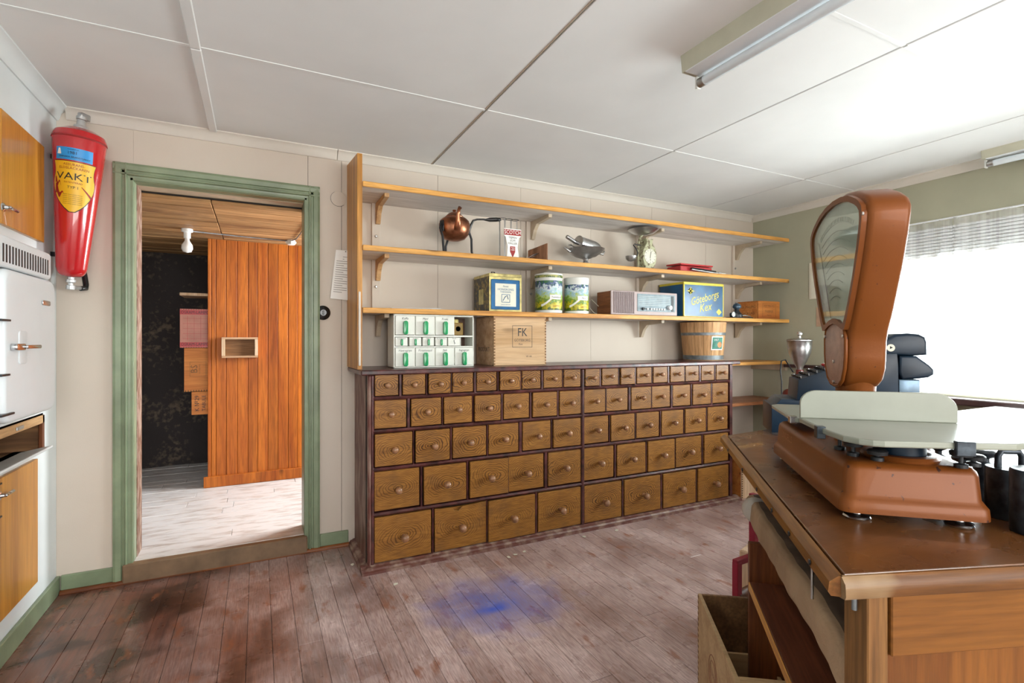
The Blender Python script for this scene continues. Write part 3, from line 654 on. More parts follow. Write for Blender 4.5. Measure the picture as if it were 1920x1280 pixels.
XLs = [[0.571, 0.697, 0.724, 0.852, 0.871, 1.001, 1.018, 1.145, 1.172, 1.301, 1.32, 1.458, 1.475, 1.606, 1.633, 1.77, 1.779, 1.906],
[0.569, 0.743, 0.771, 0.946, 0.964, 1.136, 1.154, 1.322, 1.349, 1.523, 1.549, 1.724, 1.748, 1.911],
[0.569, 0.775, 0.795, 0.996, 1.019, 1.23, 1.248, 1.448, 1.48, 1.68, 1.7, 1.908],
[0.569, 0.82, 0.843, 1.098, 1.123, 1.375, 1.382, 1.631, 1.663, 1.913], [0.569, 0.887, 0.909, 1.23, 1.243, 1.562, 1.589, 1.913]]
XRs = [[1.943, 2.057, 2.084, 2.218, 2.237, 2.359, 2.383, 2.513, 2.532, 2.663, 2.692, 2.825, 2.844, 2.978, 3.006, 3.139, 3.161, 3.29],
[1.943, 2.114, 2.124, 2.306, 2.336, 2.513, 2.526, 2.694, 2.723, 2.894, 2.916, 3.1, 3.127, 3.294],
[1.942, 2.138, 2.158, 2.362, 2.383, 2.591, 2.613, 2.821, 2.84, 3.05, 3.072, 3.285],
[1.942, 2.183, 2.21, 2.459, 2.481, 2.732, 2.75, 3.002, 3.03, 3.285], [1.942, 2.248, 2.273, 2.596, 2.624, 2.945, 2.965, 3.289]]
knob_src = None
kr = [.0150, .0165, .0185, .0205, .0225]
for side in (XLs, XRs):
    for ri, row in enumerate(side):
        z0, z1 = rows[ri]
        for i in range(0, len(row), 2):
            x0, x1 = row[i], row[i+1]; w_ = x1-x0; h = z1-z0-.004
            yo = random.choice((0, 0, -.003, -.006, .004, -.010)) 
            mb = MB(); hw, hh = w_/2, h/2
            if ri == 4 and i == 2 and side is XLs:   # the chipped drawer
                mb.prism([(-hw, -hh), (hw, -hh), (hw, hh), (.01, hh-.008), (-.015, hh-.030), (-.04, hh-.026), (-.06, hh-.006), (-hw, hh)], -.008, .010, 'Y', .0015)
            else: mb.box(-hw, hw, -.008, .010, -hh, hh, .002)
            mb.box(-hw+.01, hw-.01, .010, .026, -hh+.01, hh-.01)
            d = obj('drawer', mb, M['drawer'], ch, loc=((x0+x1)/2-ox, yo, (z0+z1)/2+.002))
            d.rotation_euler = (0, random.uniform(-.006, .006), random.uniform(-.01, .01))
            k = kr[ri]
            if knob_src is None or knob_src[0] != ri or True:
                kb = MB().lathe([(.0, -.004), (k*.55, -.004), (k*.5, k*.3), (k*.42, k*.8), (k*.6, k*1.05), (k*.95, k*1.45), (k*1.0, k*1.8), (k*.85, k*2.3), (k*.45, k*2.6), (0, k*2.65)], 16, RX(90)) if (ri not in protos) else None
                if kb: protos[ri] = obj('knob', kb, M['knob'], d, 60, loc=(0, -.008, .0))
                else: inst('knob', protos[ri], d, T(random.uniform(-.003, .003), -.008, random.uniform(-.003, .003)))
            if i+2 < len(row):
                c_ = (x1+row[i+2])/2; g = max(.008, row[i+2]-x1-.012)
                obj('divider', cb_(c_-g/2, c_+g/2, -.008, .03, z0-.012, z1+.01, .003), M['maroon'], ch)
# paint chips and litter by the plinth
for k, (x, y) in enumerate(((.62, 2.60), (1.30, 2.63), (1.36, 2.66), (1.42, 2.69), (1.85, 2.72), (2.10, 2.70), (.47, 2.93))):
    tag(obj('paint_flake', MB().prism([(0, 0), (.02, .004), (.026, .016), (.012, .022), (.002, .014)], 0, .0015, 'Z', m=T(x, y, .0006) @ RZ(k*67) @ RX(4)), M['cream']), 'small pale paint flake on the floor near the drawer chest plinth', 'debris', 'paint flakes along the chest plinth')

# ================================================ SHELVING
YS, SF = YB, 2.90
sh = thing('wall_shelving', 'pine wall shelving with whitewashed undersides above the drawer chest', 'shelf', (.5, YB, 1.09))
def sb(x0, x1, y0, y1, z0, z1, bev=.002): return MB().box(x0-.5, x1-.5, y0-YB, y1-YB, z0-1.09, z1-1.09, bev)
so = obj('upright', MB().prism([(2.90-YB, 0), (-.002, 0), (-.002, 1.235), (2.90-YB, 1.193)], -.01, .018, 'X', .002), M['pine_v'], sh)
obj('worn_edge_strip', MB().box(-.003, .008, 2.893-YB, 2.902-YB, .02, .43, .003), M['white_trim'], so)
for z in (2.132, 1.779, 1.432):
    s_ = obj('shelf_board', sb(.519, 4.124, 2.905, YB-.002, z-.026, z), M['shelf_white'], sh)
    obj('front_edge', sb(.519, 4.124, 2.893, 2.905, z-.029, z+.001, .003), M['pine_edge'], s_)
def bracket(x, z, mat, reach=.28, w_=.028, drop=.13):
    b = MB().prism([(-.022, -drop), (-.022-.02, -drop), (-.022-.05, -.07), (-.022-.09, -.034), (-reach, -.022), (-reach, 0), (-.022, 0)], x-w_/2-.5, x+w_/2-.5, 'X', .002, m=T(0, 0, z-1.09))
    return obj('bracket', b, mat, sh)
for i, (x, w_) in enumerate(((.661, .05), (1.762, .066), (2.76, .05), (3.865, .05))):
    obj('wall_batten', sb(x-w_/2, x+w_/2, YB-.022, YB-.001, 1.44 if i == 1 else 1.44, 2.106, .002), M['wall'], sh)
    for z in (2.132, 1.779, 1.432):
        bracket(x+.01, z-.0265, M['bracket_pine'] if (i == 0 and z > 1.5) else M['bracket'])
    for z in (1.90, 1.585): obj('bolt', MB().lathe([(.009, 0), (.009, .006), (.005, .009), (0, .009)], 6, T(x-.5, -.022, z-1.09) @ RX(90)), M['alu'], sh)
# two corner shelves right of the chest
cs = thing('corner_shelves', 'two pine corner shelves between drawer chest and green wall', 'shelf', (3.75, YB, .7))
def kb_(x0, x1, y0, y1, z0, z1): return MB().box(x0-3.75, x1-3.75, y0-YB, y1-YB, z0-.7, z1-.7, .002)
obj('shelf_board', kb_(3.402, 4.124, 2.905, YB-.002, 1.046, 1.072), M['pine_edge'], cs)
obj('shelf_board', kb_(3.34, 4.124, 2.90, YB-.002, .714, .74), wood('reddish shelf', (.25, .08, .03), (.46, .19, .08), 'X', .8, .4), cs)
obj('support', kb_(4.095, 4.126, 2.91, YB-.002, .66, .714), M['bracket'], cs); obj('support', kb_(4.095, 4.126, 2.91, YB-.002, .99, 1.046), M['bracket'], cs)
obj('edge_strip', kb_(4.06, 4.126, 2.32, 2.905, 1.02, 1.046), M['sill'], cs)

# ---- helper: crate with finger joints
def crate(name, label, x0, x1, y0, y1, z0, h, mat, cat='crate', joints=True, mat2=None, group=None):
    w_, d_ = (x1-x0)/2, (y1-y0)
    t = thing(name, label, cat, ((x0+x1)/2, y0, z0), 0, group)
    b = obj('front_board', MB().box(-w_, w_, 0, .012, 0, h, .001), mat2 or mat, t)
    obj('side_board', MB().box(-w_, -w_+.012, .012, d_, 0, h, .001), mat, t); obj('side_board', MB().box(w_-.012, w_, .012, d_, 0, h, .001), mat, t)
    obj('back_board', MB().box(-w_+.012, w_-.012, d_-.012, d_, 0, h, .001), mat, t); obj('bottom_board', MB().box(-w_+.012, w_-.012, .012, d_-.012, 0, .012), mat, t)
    obj('lid', MB().box(-w_, w_, 0, d_, h, h+.010, .001), mat, t)
    if joints:
        mb = MB(); n = int(h/.018)
        for k in range(n):
            z = (k+.25)*h/n
            for s in (-1, 1): mb.box(s*w_-(.010 if s > 0 else 0), s*w_+(.010 if s < 0 else 0), -.0006, .004, z, z+.5*h/n)
        obj('finger_joint', mb, M['cratedark'], t)
    return t, w_
t, w_ = crate('wooden_crate', 'pale wooden crate stencilled FK on the chest top beside the spice drawers', 1.33, 1.71, 2.93, 3.215, 1.091, .303, M['boxwood'], mat2=wood('pale crate front', (.50, .30, .14), (.66, .44, .25), 'X', .6, .6, knots=True, grain=.15))
mb = MB().rect_ring(-.06, .085, .115, .255, .0025, 0)
mb.text('FK', .075, T(.012, -.0008, .21) @ TX, xscale=.85); mb.text('GÖTEBORG', .022, T(.012, -.0008, .160) @ TX); mb.text('W 44', .018, T(.06, -.0008, .055) @ TX); mb.text('Kex', .018, T(-.0, -.0008, .135) @ TX)
obj('stencil', mb, M['black'], t)
mb = MB(); mb.text('PRODUKT', .04, T(-w_-.0008, .16, .10) @ RZ(-90) @ TX); mb.rect_ring(0, 0, 0, 0, 0, 0) if False else None
obj('stencil', mb, M['black'], t)

# ---- spice drawer rack
t = thing('spice_drawer_rack', 'cream kitchen rack of small drawers with green pulls on the chest top', 'spice rack', (.945, 2.93, 1.091))
o0, zz = .945, 1.091
def rb(x0, x1, y0, y1, z0, z1, bev=.0015): return MB().box(x0-o0, x1-o0, y0, y1, z0-zz, z1-zz, bev)
obj('casing', MB().box(.698-o0, .706-o0, 0, .15, 0, .31, .002).box(1.186-o0, 1.194-o0, 0, .15, 0, .31, .002).box(.698-o0, 1.194-o0, 0, .15, .302, .312, .002).box(.698-o0, 1.194-o0, 0, .15, 0, .007, .002)
    .box(.70-o0, 1.19-o0, .002, .15, 1.271-zz, 1.280-zz).box(.70-o0, 1.19-o0, .002, .15, 1.209-zz, 1.2155-zz), M['rack'], t)
obj('backing', rb(.70, 1.19, .135, .148, 1.095, 1.39), M['rackdark'], t)
for (a, b) in ((.8215, .8255), (.942, .9465), (1.065, 1.068)):
    obj('partition', rb(a, b, .004, .14, 1.28, 1.395, 0), M['rack'], t); obj('partition', rb(a, b, .004, .14, 1.097, 1.209, 0), M['rack'], t)
obj('partition', rb(1.108, 1.1105, .004, .14, 1.216, 1.271, 0), M['rack'], t)
names = [('Kaffe', .708, .820, 0), ('Mjöl', .827, .941, 0), ('Frukt', .947, 1.064, 0), ('Havregryn', .708, .820, 2), ('Potatismjöl', .827, .941, 2), ('Salt', .947, 1.064, 2), ('Sagogryn', 1.069, 1.185, 2),
    ('Kryddpeppar', .708, .779, 1), ('Ingefära', .789, .860, 1), ('Saffran', .869, .938, 1), ('Kardemumma', .947, 1.019, 1), ('Kanel', 1.026, 1.102, 1)]
zr = [(1.283, 1.393), (1.218, 1.268), (1.099, 1.207)]
pr = {}
for nm, a, b, r_ in names:
    z0, z1 = zr[r_]; d = obj('drawer', MB().box(-(b-a)/2, (b-a)/2, 0, .12, 0, z1-z0, .002), M['rack'], t, loc=((a+b)/2-o0, -.004, z0-zz))
    big = r_ != 1; hw = .0135 if big else .0065; hh = .040 if big else .0185; cz = .041 if big else .0215
    if nm == 'Kanel':
        obj('handle', MB().tube([(0, -.001, .034), (-.004, -.008, .030), (-.003, -.009, .022), (.003, -.008, .016), (.001, -.001, .010)], .0016, 6), M['steel_dark'], d, 60)
    else:
        key = big
        if key not in pr: pr[key] = obj('pull', MB().prism([(p[0], p[1]) for p in rrect(-hw, hw, cz-hh, cz+hh, hw*.98)], -.024 if big else -.014, 0, 'Y', .003), M['greenplastic'], d, 40)
        else: inst('pull', pr[key], d, T(0, 0, 0))
    obj('lettering', MB().text(nm, .0185 if big else .0098, T(0, -.0006, (z1-z0)-(.016 if big else .0065)) @ TX, shear=.2), M['black'], d)
jr = thing('amber_jar', 'square amber jar with round white label in the empty spice rack slot', 'jar', (1.097, 2.965, 1.281))
obj('body', MB().box(-.033, .033, -.02, .045, 0, .078, .004), M['brassglass'], jr); obj('lid', MB().lathe([(.018, .078), (.018, .096), (.016, .099), (0, .099)], 18, T(0, .025, 0)), M['gold'], jr, 40)
obj('label', MB().lathe([(0, 0), (.0155, 0)], 20, T(0, -.0208, .040) @ RX(90)), M['whiteprint'], jr)

# ---- upper shelf things (z 1.779)
Z2, Z3 = 1.7805, 1.4335
t = thing('copper_kettle', 'squat copper kettle on black iron tripod with long handle', 'kettle', (1.122, 3.08, Z2))
obj('body', MB().lathe([(0, .103), (.035, .105), (.066, .116), (.086, .138), (.097, .17), (.099, .205), (.092, .230), (.074, .246), (.054, .250), (.054, .254), (0, .254)], 36), M['copperpot'], t, 50)
obj('lid', MB().lathe([(.060, .248), (.062, .254), (.056, .258), (.044, .272), (.026, .283), (.010, .286), (.008, .290), (.013, .295), (.010, .301), (0, .303)], 28), M['copperpot'], t, 40)
obj('spout', MB().tube([(-.012, -.080, .165), (-.016, -.108, .185), (-.018, -.118, .215), (-.020, -.120, .245), (-.018, -.130, .272), (-.014, -.142, .284)], [.024, .020, .015, .012, .010, .012], 12), M['copperpot'], t, 60)
for p in ([(-.088, -.03, .205), (-.108, -.04, .17), (-.092, -.04, .12), (-.09, -.05, .05), (-.085, -.05, 0)], [(.086, -.02, .18), (.098, -.02, .15), (.108, -.022, .12), (.108, -.026, .04), (.118, -.03, .0)], [(-.02, .07, .12), (-.03, .08, .08), (-.03, .08, 0)]):
    obj('leg', MB().tube(p, .0075, 8), M['steel_dark'], t, 60)
for q in ((-.094, -.03), (.090, -.02)): obj('leg_mount', MB().prism([(-.016, -.035), (.016, -.035), (.022, .0), (.016, .035), (-.016, .035), (-.022, 0)], -.004, .004, 'Y', .002, m=T(q[0], q[1], .185) @ RZ(90+math.degrees(math.atan2(q[1], q[0])))), M['steel_dark'], t)
obj('handle', MB().tube([(.092, -.02, .17), (.102, -.03, .21), (.115, -.035, .238), (.14, -.04, .247), (.18, -.05, .249), (.195, -.05, .248), (.22, -.055, .250), (.265, -.06, .255), (.29, -.065, .257), (.295, -.065, .257)], [.008, .008, .007, .006, .006, .007, .013, .014, .012, .007], 10), M['bakelite'], t, 60)

t = thing('wire_tape_rack', 'grey wire tape stand with a red and white printed sign', 'display rack', (1.495, 3.03, Z2))
for k in range(3):
    cx = -.055+k*.045
    obj('wire_loop', MB().tube([(cx+.024*math.cos(a), .024*math.sin(a), .268) for a in [2*math.pi*q/16 for q in range(16)]], .0018, 5, closed=True), M['steel_dark'], t, 60)
    for a in (40, 160, 280): obj('wire', MB().tube([(cx+.024*math.cos(R(a)), .024*math.sin(R(a)), .268), (cx+.024*math.cos(R(a)), .024*math.sin(R(a)), 0)], .0016, 5), M['alu'], t, 60)
obj('wire', MB().tube([(-.075, -.02, .25), (-.085, -.02, .25), (-.085, -.02, 0)], .002, 5), M['steel_dark'], t, 60)
obj('base_wire', MB().tube([(-.08, -.03, .003), (.06, -.03, .003), (.06, .03, .003), (-.08, .03, .003)], .0022, 5, closed=True), M['steel_dark'], t, 60)
cd = obj('sign_card', MB().prism([(-.062, .20), (.062, .20), (.062, .155), (.048, .145), (.036, .08), (.05, .0), (-.045, .0), (-.035, .08), (-.05, .145), (-.062, .155)], -.034, -.031, 'Y'), M['whiteprint'], t)
obj('sign_band', MB().box(-.062, .062, -.0355, -.034, .158, .194), M['redprint'], cd)
obj('sign_lettering', MB().text('SCOTCH', .036, T(0, -.036, .176) @ TX, xscale=.85), M['whiteprint'], cd)
mb = MB()
for k, s_ in enumerate(('TEJPEN', 'SOM', 'HÅLLER')): mb.text(s_, .019, T(0, -.0348, .142-k*.019) @ TX)
obj('small_lettering', mb, M['black'], cd)
obj('arrow', MB().prism([(-.018, .085), (.018, .085), (.018, .05), (0, .012), (-.018, .05)], -.036, -.034, 'Y'), M['redprint'], cd)
obj('arrow_lettering', MB().text('TAG\nHÄR', .013, T(0, -.0365, .068) @ TX), M['whiteprint'], cd)

t = thing('wooden_slate', 'small dark wooden block with a looped black cord leaning on the shelf', 'wooden block', (1.70, 3.03, Z2), -52)
obj('board', MB().prism([(-.07, 0), (.07, 0), (.07, .125), (-.07, .085)], 0, .014, 'Y', .001), wood('dark block wood', (.12, .05, .02), (.26, .12, .06), 'Z', 1), t)
obj('cord', MB().tube([(.0, -.002, .06), (-.02, -.02, .05), (-.05, -.035, .03), (-.06, -.04, .004), (-.04, -.045, .02), (0, -.03, .045), (.01, -.004, .06)], .002, 5), M['bakelite'], t, 60)

t = thing('silver_fruit_bowl', 'tarnished silver footed bowl with curled handles', 'bowl', (2.121, 3.07, Z2))
obj('bowl', MB().lathe([(.0, .058), (.03, .060), (.075, .075), (.115, .10), (.135, .125), (.138, .127), (.132, .128), (.11, .108), (.07, .083), (.03, .07), (0, .068)], 36), M['alu'], t, 50)
obj('foot', MB().lathe([(.058, 0), (.057, .008), (.04, .016), (.022, .03), (.015, .045), (.02, .058), (0, .06)], 28), M['alu'], t, 40)
for s in (-1, 1): obj('handle', MB().tube([(s*.12, 0, .105), (s*.145, -.01, .102), (s*.16, 0, .118), (s*.175, .01, .13), (s*.165, 0, .122)], [.007, .009, .009, .006, .003], 8), M['alu'], t, 60)
t = thing('flour_scoop', 'aluminium grocer scoop lying in the silver bowl', 'scoop', (2.13, 3.05, Z2+.135), 8)
t.rotation_euler = (R(0), R(8), R(8))
def scoop(u, v):
    x = -.10+.22*u; r = .052*(1 if u < .6 else math.sqrt(max(.0, 1-((u-.6)/.4)**2))); a = R(-20+220*v); return (x, r*math.cos(a), .012+r*math.sin(a)*.95)
obj('scoop_bowl', MB().grid(24, 20, scoop), M['alu'], t, 60)
obj('end_plate', MB().lathe([(0, 0), (.052, 0), (.052, .003), (0, .003)], 24, T(-.10, 0, .014) @ RY(90)), M['alu'], t, 40)
obj('handle', MB().tube([(-.10, 0, .01), (-.13, 0, .012), (-.205, 0, .03), (-.21, 0, .031)], [.012, .013, .014, .010], 12), M['alu'], t, 40)
t = thing('twisted_spoon', 'ornate small spoon resting on the left rim of the silver bowl', 'spoon', (2.01, 3.04, Z2+.125))
obj('handle', MB().tube([(-.03, 0, .015), (-.01, 0, .008), (.02, .005, .004), (.05, .01, .005)], .004, 6), M['alu'], t, 60); obj('spoon_bowl', MB().lathe([(0, 0), (.012, .001), (.017, .005)], 14, T(-.04, 0, .012)), M['alu'], t, 60)

t = thing('kitchen_scale', 'chipped pale green kitchen spring scale with round clock dial', 'scale', (2.665, 3.05, Z2))
bodyp = [(-.045, .0), (.045, .0), (.045, .025), (.062, .07), (.068, .115), (.062, .155), (.045, .185), (.03, .205), (.028, .225), (.04, .243), (.025, .24), (0, .235), (-.025, .24), (-.04, .243), (-.028, .225), (-.03, .205), (-.045, .185), (-.062, .155), (-.068, .115), (-.062, .07), (-.045, .025)]
obj('body', MB().prism(bodyp, -.045, .035, 'Y', .006), M['scalegreen'], t, 40)
dd = obj('dial', MB().lathe([(0, 0), (.056, 0), (.056, .003), (0, .003)], 32, T(0, -.045, .108) @ RX(90)), M['cream'], t)
mb = MB()
for k in range(12): a = R(30*k); mb.box(-.001, .001, -.0492, -.0485, .042, .052, m=T(0, 0, .108) @ RY(30*k))
mb.box(-.0018, .0018, -.050, -.0492, -.015, .038, m=T(0, 0, .108) @ RY(12)); mb.text('g', .02, T(0, -.0492, .085) @ TX)
obj('markings', mb, M['black'], dd)
obj('stem', MB().tube([(-.04, .0, .22), (-.05, 0, .255), (-.03, 0, .28)], .007, 8).tube([(-.075, .0, .0), (-.075, 0, .2), (-.06, 0, .25), (-.03, 0, .28)], .009, 8), M['scalegreen'], t, 60)
obj('pan', MB().lathe([(0, .268), (.04, .270), (.08, .282), (.112, .306), (.115, .309), (.110, .309), (.075, .290), (0, .278)], 36, T(-.042, -.02, 0)), M['alu'], t, 50)
for x in (-.042, .042): obj('foot', MB().box(x-.01, x+.01, -.055, .045, 0, .014, .003), M['scalegreen'], t)
t = thing('soup_ladle', 'grey metal ladle hung from the left side of the kitchen scale', 'ladle', (2.54, 3.02, Z2))
obj('ladle_bowl', MB().lathe([(0, .058), (.022, .063), (.037, .078), (.042, .098), (.040, .099), (.034, .08), (0, .062)], 24, T(-.045, 0, 0)), M['alu'], t, 50)
obj('handle', MB().tube([(-.005, 0, .098), (.012, 0, .105), (.018, 0, .13), (.008, 0, .155), (-.01, 0, .172), (-.022, 0, .185), (-.012, 0, .192), (.03, 0, .188), (.055, .01, .19)], .004, 8), M['steel_dark'], t, 60)

t = thing('red_cash_box', 'flat red lacquered box with slanted lid on the middle shelf', 'box', (3.05, 3.04, Z2), 0)
obj('base', MB().box(-.10, .24, -.06, .09, 0, .055, .004), M['redlac'], t); obj('lid', MB().box(-.105, .245, -.065, .095, .060, .072, .003, m=T(0, 0, .003) @ RX(2)), M['redlac'], t)
t = thing('steel_file_bar', 'black and silver toothed metal bar lying against the red box', 'metal bar', (3.16, 2.955, Z2), -3)
obj('bar', MB().box(-.12, .18, -.012, .012, 0.0, .012, .002, m=T(0, 0, .012) @ RY(4)), M['alu'], t)
obj('tooth_strip', MB().box(-.12, .13, -.014, .010, 0, .008, .002, m=T(0, 0, .026) @ RY(4)), M['bakelite'], t)
obj('end_clip', MB().box(.15, .185, -.016, .014, 0.0, .018, .003), M['alu'], t)
t = thing('folded_card', 'small white folded card at the shelf front right of the red box', 'card', (3.36, 2.93, Z2))
obj('card', MB().box(-.03, .03, 0, .02, 0, .012, .001), M['whiteprint'], t)
t = thing('flat_tin', 'flat green and red tin lid lying left of the kitchen scale', 'tin', (2.40, 3.08, Z2)); obj('lid', MB().lathe([(0, 0), (.055, 0), (.055, .012), (.05, .016), (0, .018)], 28), plain('faded green tin', (.20, .25, .14), .5), t, 40); obj('rim', MB().lathe([(.0555, .004), (.0565, .008), (.0555, .012)], 28, cap=False), M['redlac'], t)

# ---- middle shelf things (z 1.432)
t = thing('tea_tin', 'square blue and gold tea tin with a cream front label', 'tin', (1.4215, 2.95, Z3))
obj('body', MB().box(-.1155, .1155, 0, .25, 0, .238, .003), M['tindark'], t)
obj('lid_rim', MB().box(-.1165, .1165, -.001, .251, .222, .243, .003), M['gold'], t)
f = obj('front_plate', MB().box(-.115, .115, -.0012, 0, .002, .222), M['gold'], t)
obj('blue_border', MB().box(-.103, .100, -.0024, -.0012, .014, .205, .004), M['tinblue'], f); obj('label', MB().box(-.074, .074, -.0034, -.0024, .034, .18), M['cream'], f)
mb = MB(); mb.text('HONGKONG', .019, T(0, -.004, .142) @ TX); mb.text('THEHANDEL', .014, T(0, -.004, .126) @ TX); mb.text('Finest', .016, T(0, -.004, .162) @ TX); mb.text('JAVA & CEYLON', .009, T(0, -.004, .045) @ TX)
mb.rect_ring(-.03, .03, .06, .112, .003, -.0036); mb.tube([(-.02, -.004, .07), (-.005, -.004, .095), (.01, -.004, .105), (.018, -.004, .08)], .0022, 5)
obj('print', mb, M['tinblue'], f)
sp_ = obj('side_plate', MB().box(-.1166, -.1155, .09, .16, .05, .15, .003), M['gold'], t)
obj('handle', MB().tube([(-.05, .1, .243), (-.05, .11, .265), (-.02, .13, .268), (.0, .14, .243)], .003, 6), M['steel_dark'], t, 60)

def can(name, label, x, y, r, h, band):
    t = thing(name, label, 'tin can', (x, y, Z3))
    t['group'] = 'fruit cans on the lowest shelf'
    obj('body', MB().lathe([(0, 0), (r, 0), (r, h-.03), (0, h-.03)], 40), M['whiteplastic'], t, 40)
    p = obj('printed_wrap', MB().lathe([(r+.0006, .022), (r+.0006, h-.05)], 40, cap=False), M['canprint'], t, 40)
    obj('lid', MB().lathe([(r+.003, h-.038), (r+.003, h-.002), (r, h), (0, h)], 40), M['whiteplastic'], t, 40)
    if band: obj('leaf_band', MB().lathe([(r+.0036, h-.030), (r+.0036, h-.006-.006)], 40, cap=False), M['candark'], t, 40)
    # name panel facing the room
    a0 = -math.pi/2-.12
    def cf(u, z, off): a = a0+u/r; return Vector(((r+off)*math.cos(a), (r+off)*math.sin(a), z))
    pl = obj('name_panel', MB().grid(12, 4, lambda u, v: cf(-.03+.09*u, .095+.03*v, .0012)).grid(14, 2, lambda u, v: cf(-.09+.075*u, .045+.05*u**1.5+.016*v, .0012)), M['whiteprint'], p, 60)
    lp = obj('orange_panel', MB().grid(12, 3, lambda u, v: cf(-.025+.09*u, .034+.026*v*(.8+.4*math.sin(u*3)), .0012)), M['gkyellow'], p, 60)
    obj('lettering', MB().text('Tomatpuré' if band else 'Päron', .017, None, fn=lambda q: cf(.02+q.x, .109+q.y, .002)), M['black'], p)
    obj('lower_lettering', MB().text('SAFTIG', .018, None, fn=lambda q: cf(.018+q.x, .048+q.y, .002)), M['redprint'], p)
can('fruit_can', 'tall white can printed with an orchard and a leafy lid band', 1.80, 3.05, .094, .272, True)
can('fruit_can', 'shorter orchard-printed can with plain white lid beside the radio', 2.022, 3.04, .086, .255, False)

t = thing('table_radio', 'teak table radio with ribbed grille and silvery dial', 'radio', (2.55, 2.93, Z3))
rx = 2.55
obj('case', MB().box(2.243-rx, 2.858-rx, .006, .17, .006, .17, .003), M['radiowood'], t)
ff = obj('front_frame', MB().box(2.239-rx, 2.862-rx, -.004, .006, .002, .174, .003), M['radiofront'], t)
for k in range(17): obj('grille_slat', MB().box(2.262-rx+k*.0112, 2.262-rx+k*.0112+.0062, -.009, -.003, .012, .166, .001), M['grille'], ff)
dl = obj('dial_plate', MB().box(2.475-rx, 2.838-rx, -.007, -.003, .030, .158, .001), M['dial'], ff)
mb = MB()
for k in range(6): mb.box(2.485-rx, 2.79-rx, -.0078, -.0068, .075+k*.013, .0762+k*.013)
obj('scale_lines', mb, M['whiteprint'], dl)
obj('dark_column', MB().box(2.80-rx, 2.822-rx, -.009, -.006, .034, .15), M['black'], dl)
kx = [2.525, 2.565, 2.60, 2.625, 2.650, 2.675, 2.70, 2.725]
for k, x in enumerate(kx):
    if k == 0: obj('push_button', MB().lathe([(.011, 0), (.011, .012), (0, .012)], 16, T(x-rx, -.007, .048) @ RX(90)), M['black'], dl, 40)
    else: obj('push_button', MB().box(x-rx-.008, x-rx+.008, -.018, -.006, .041, .055, .003), M['whitemetal'], dl)
obj('tuning_knob', MB().lathe([(.018, 0), (.017, .018), (.014, .021), (0, .021)], 24, T(2.778-rx, -.007, .062) @ RX(90)), M['whitemetal'], dl, 40)
for x in (2.30, 2.80): obj('foot', MB().box(x-rx-.02, x-rx+.02, .02, .05, -.001, .008), M['bakelite'], t)
_o = (obj('cord', MB().tube([(2.245, 3.08, 1.50), (2.19, 3.09, 1.55), (2.165, 3.10, 1.535), (2.17, 3.09, 1.49), (2.20, 3.08, 1.455), (2.238, 3.07, 1.437)], .0022, 6), M['cream'], smooth=60)); _o.parent = t; _o.location = (-2.55, -2.93, -Z3)

t = thing('biscuit_tin', 'large dark blue biscuit tin with yellow edges and slanting yellow script', 'tin', (3.18, 2.96, Z3))
obj('body', MB().box(-.217, .217, 0, .266, 0, .262, .003), M['gkblue'], t)
obj('lid', MB().box(-.220, .220, -.003, .269, .255, .275, .004), M['gkyellow'], t)
mb = MB().rect_ring(-.217, .217, .0, .262, .008, -.0004)
mb.box(-.2178, -.216, 0, .008, 0, .26).box(-.2178, -.217, .006, .26, .0, .008)
mb.prism([(.135, .045), (.165, .02), (.195, .045), (.165, .072)], -.0012, 0, 'Y')
fr = obj('yellow_border', mb, M['gkyellow'], t)
mb = MB(); mb.text('Göteborgs', .088, T(.005, -.0012, .152) @ RY(-14) @ TX, shear=.35, xscale=.82); mb.text('Kex', .092, T(.01, -.0012, .078) @ RY(-10) @ TX, shear=.35, xscale=.9)
mb.lathe([(0, 0), (.024, 0)], 12, T(-.145, -.001, .205) @ RX(90)); mb.prism([(-.19, .205), (-.145, .196), (-.10, .205), (-.145, .214)], -.0012, -.0008, 'Y'); mb.prism([(-.155, .205), (-.145, .17), (-.135, .205), (-.145, .24)], -.0012, -.0008, 'Y')
obj('lettering', mb, M['gkyellow'], fr)
t, w_ = crate('cigar_crate', 'small orange wooden crate stencilled FABRIK at the right shelf end', 3.815, 4.09, 2.96, 3.17, Z3, .145, M['boxwood_org'], joints=False)
mb = MB().rect_ring(-.085, .085, .015, .132, .002, 0); mb.text('A.B. MALMÖ', .026, T(0, -.0008, .112) @ TX); mb.text('FABRIK', .034, T(0, -.0008, .065) @ TX); mb.text('Malmö', .02, T(0, -.0008, .033) @ TX)
mb.text('A.B. MALMÖ', .03, T(-w_-.0008, .105, .105) @ RZ(-90) @ TX); mb.text('CHOKLAD', .03, T(-w_-.0008, .105, .05) @ RZ(-90) @ TX)
obj('stencil', mb, M['cratedark'], t)
t = thing('ink_stamp_press', 'small black iron press with round knob beside the orange crate', 'press', (3.56, 2.955, Z3))
obj('base', MB().box(-.09, .15, -.03, .05, 0, .010, .003), M['steel_dark'], t)
obj('body', MB().lathe([(.045, .01), (.045, .03), (.03, .045), (.02, .06), (.018, .075), (0, .075)], 20, T(0, .01, 0)).box(-.08, -.02, -.02, .02, .01, .045, .006), M['steel_dark'], t, 40)
obj('knob', MB().lathe([(.012, .07), (.018, .075), (.034, .09), (.035, .10), (.028, .115), (.012, .125), (0, .126)], 20, T(0, .01, 0)), M['navygrey'], t, 40)
obj('lever', MB().tube([(.02, 0, .02), (.07, -.01, .025), (.14, -.01, .016)], .005, 8), M['alu'], t, 60); obj('wheel', MB().lathe([(.02, 0), (.02, .01)], 16, T(-.085, -.02, .03) @ RX(90)), M['alu'], t, 40)
t = thing('loose_board', 'thin grey board lying flat at the left end of the lowest shelf', 'board', (.86, 3.0, Z3))
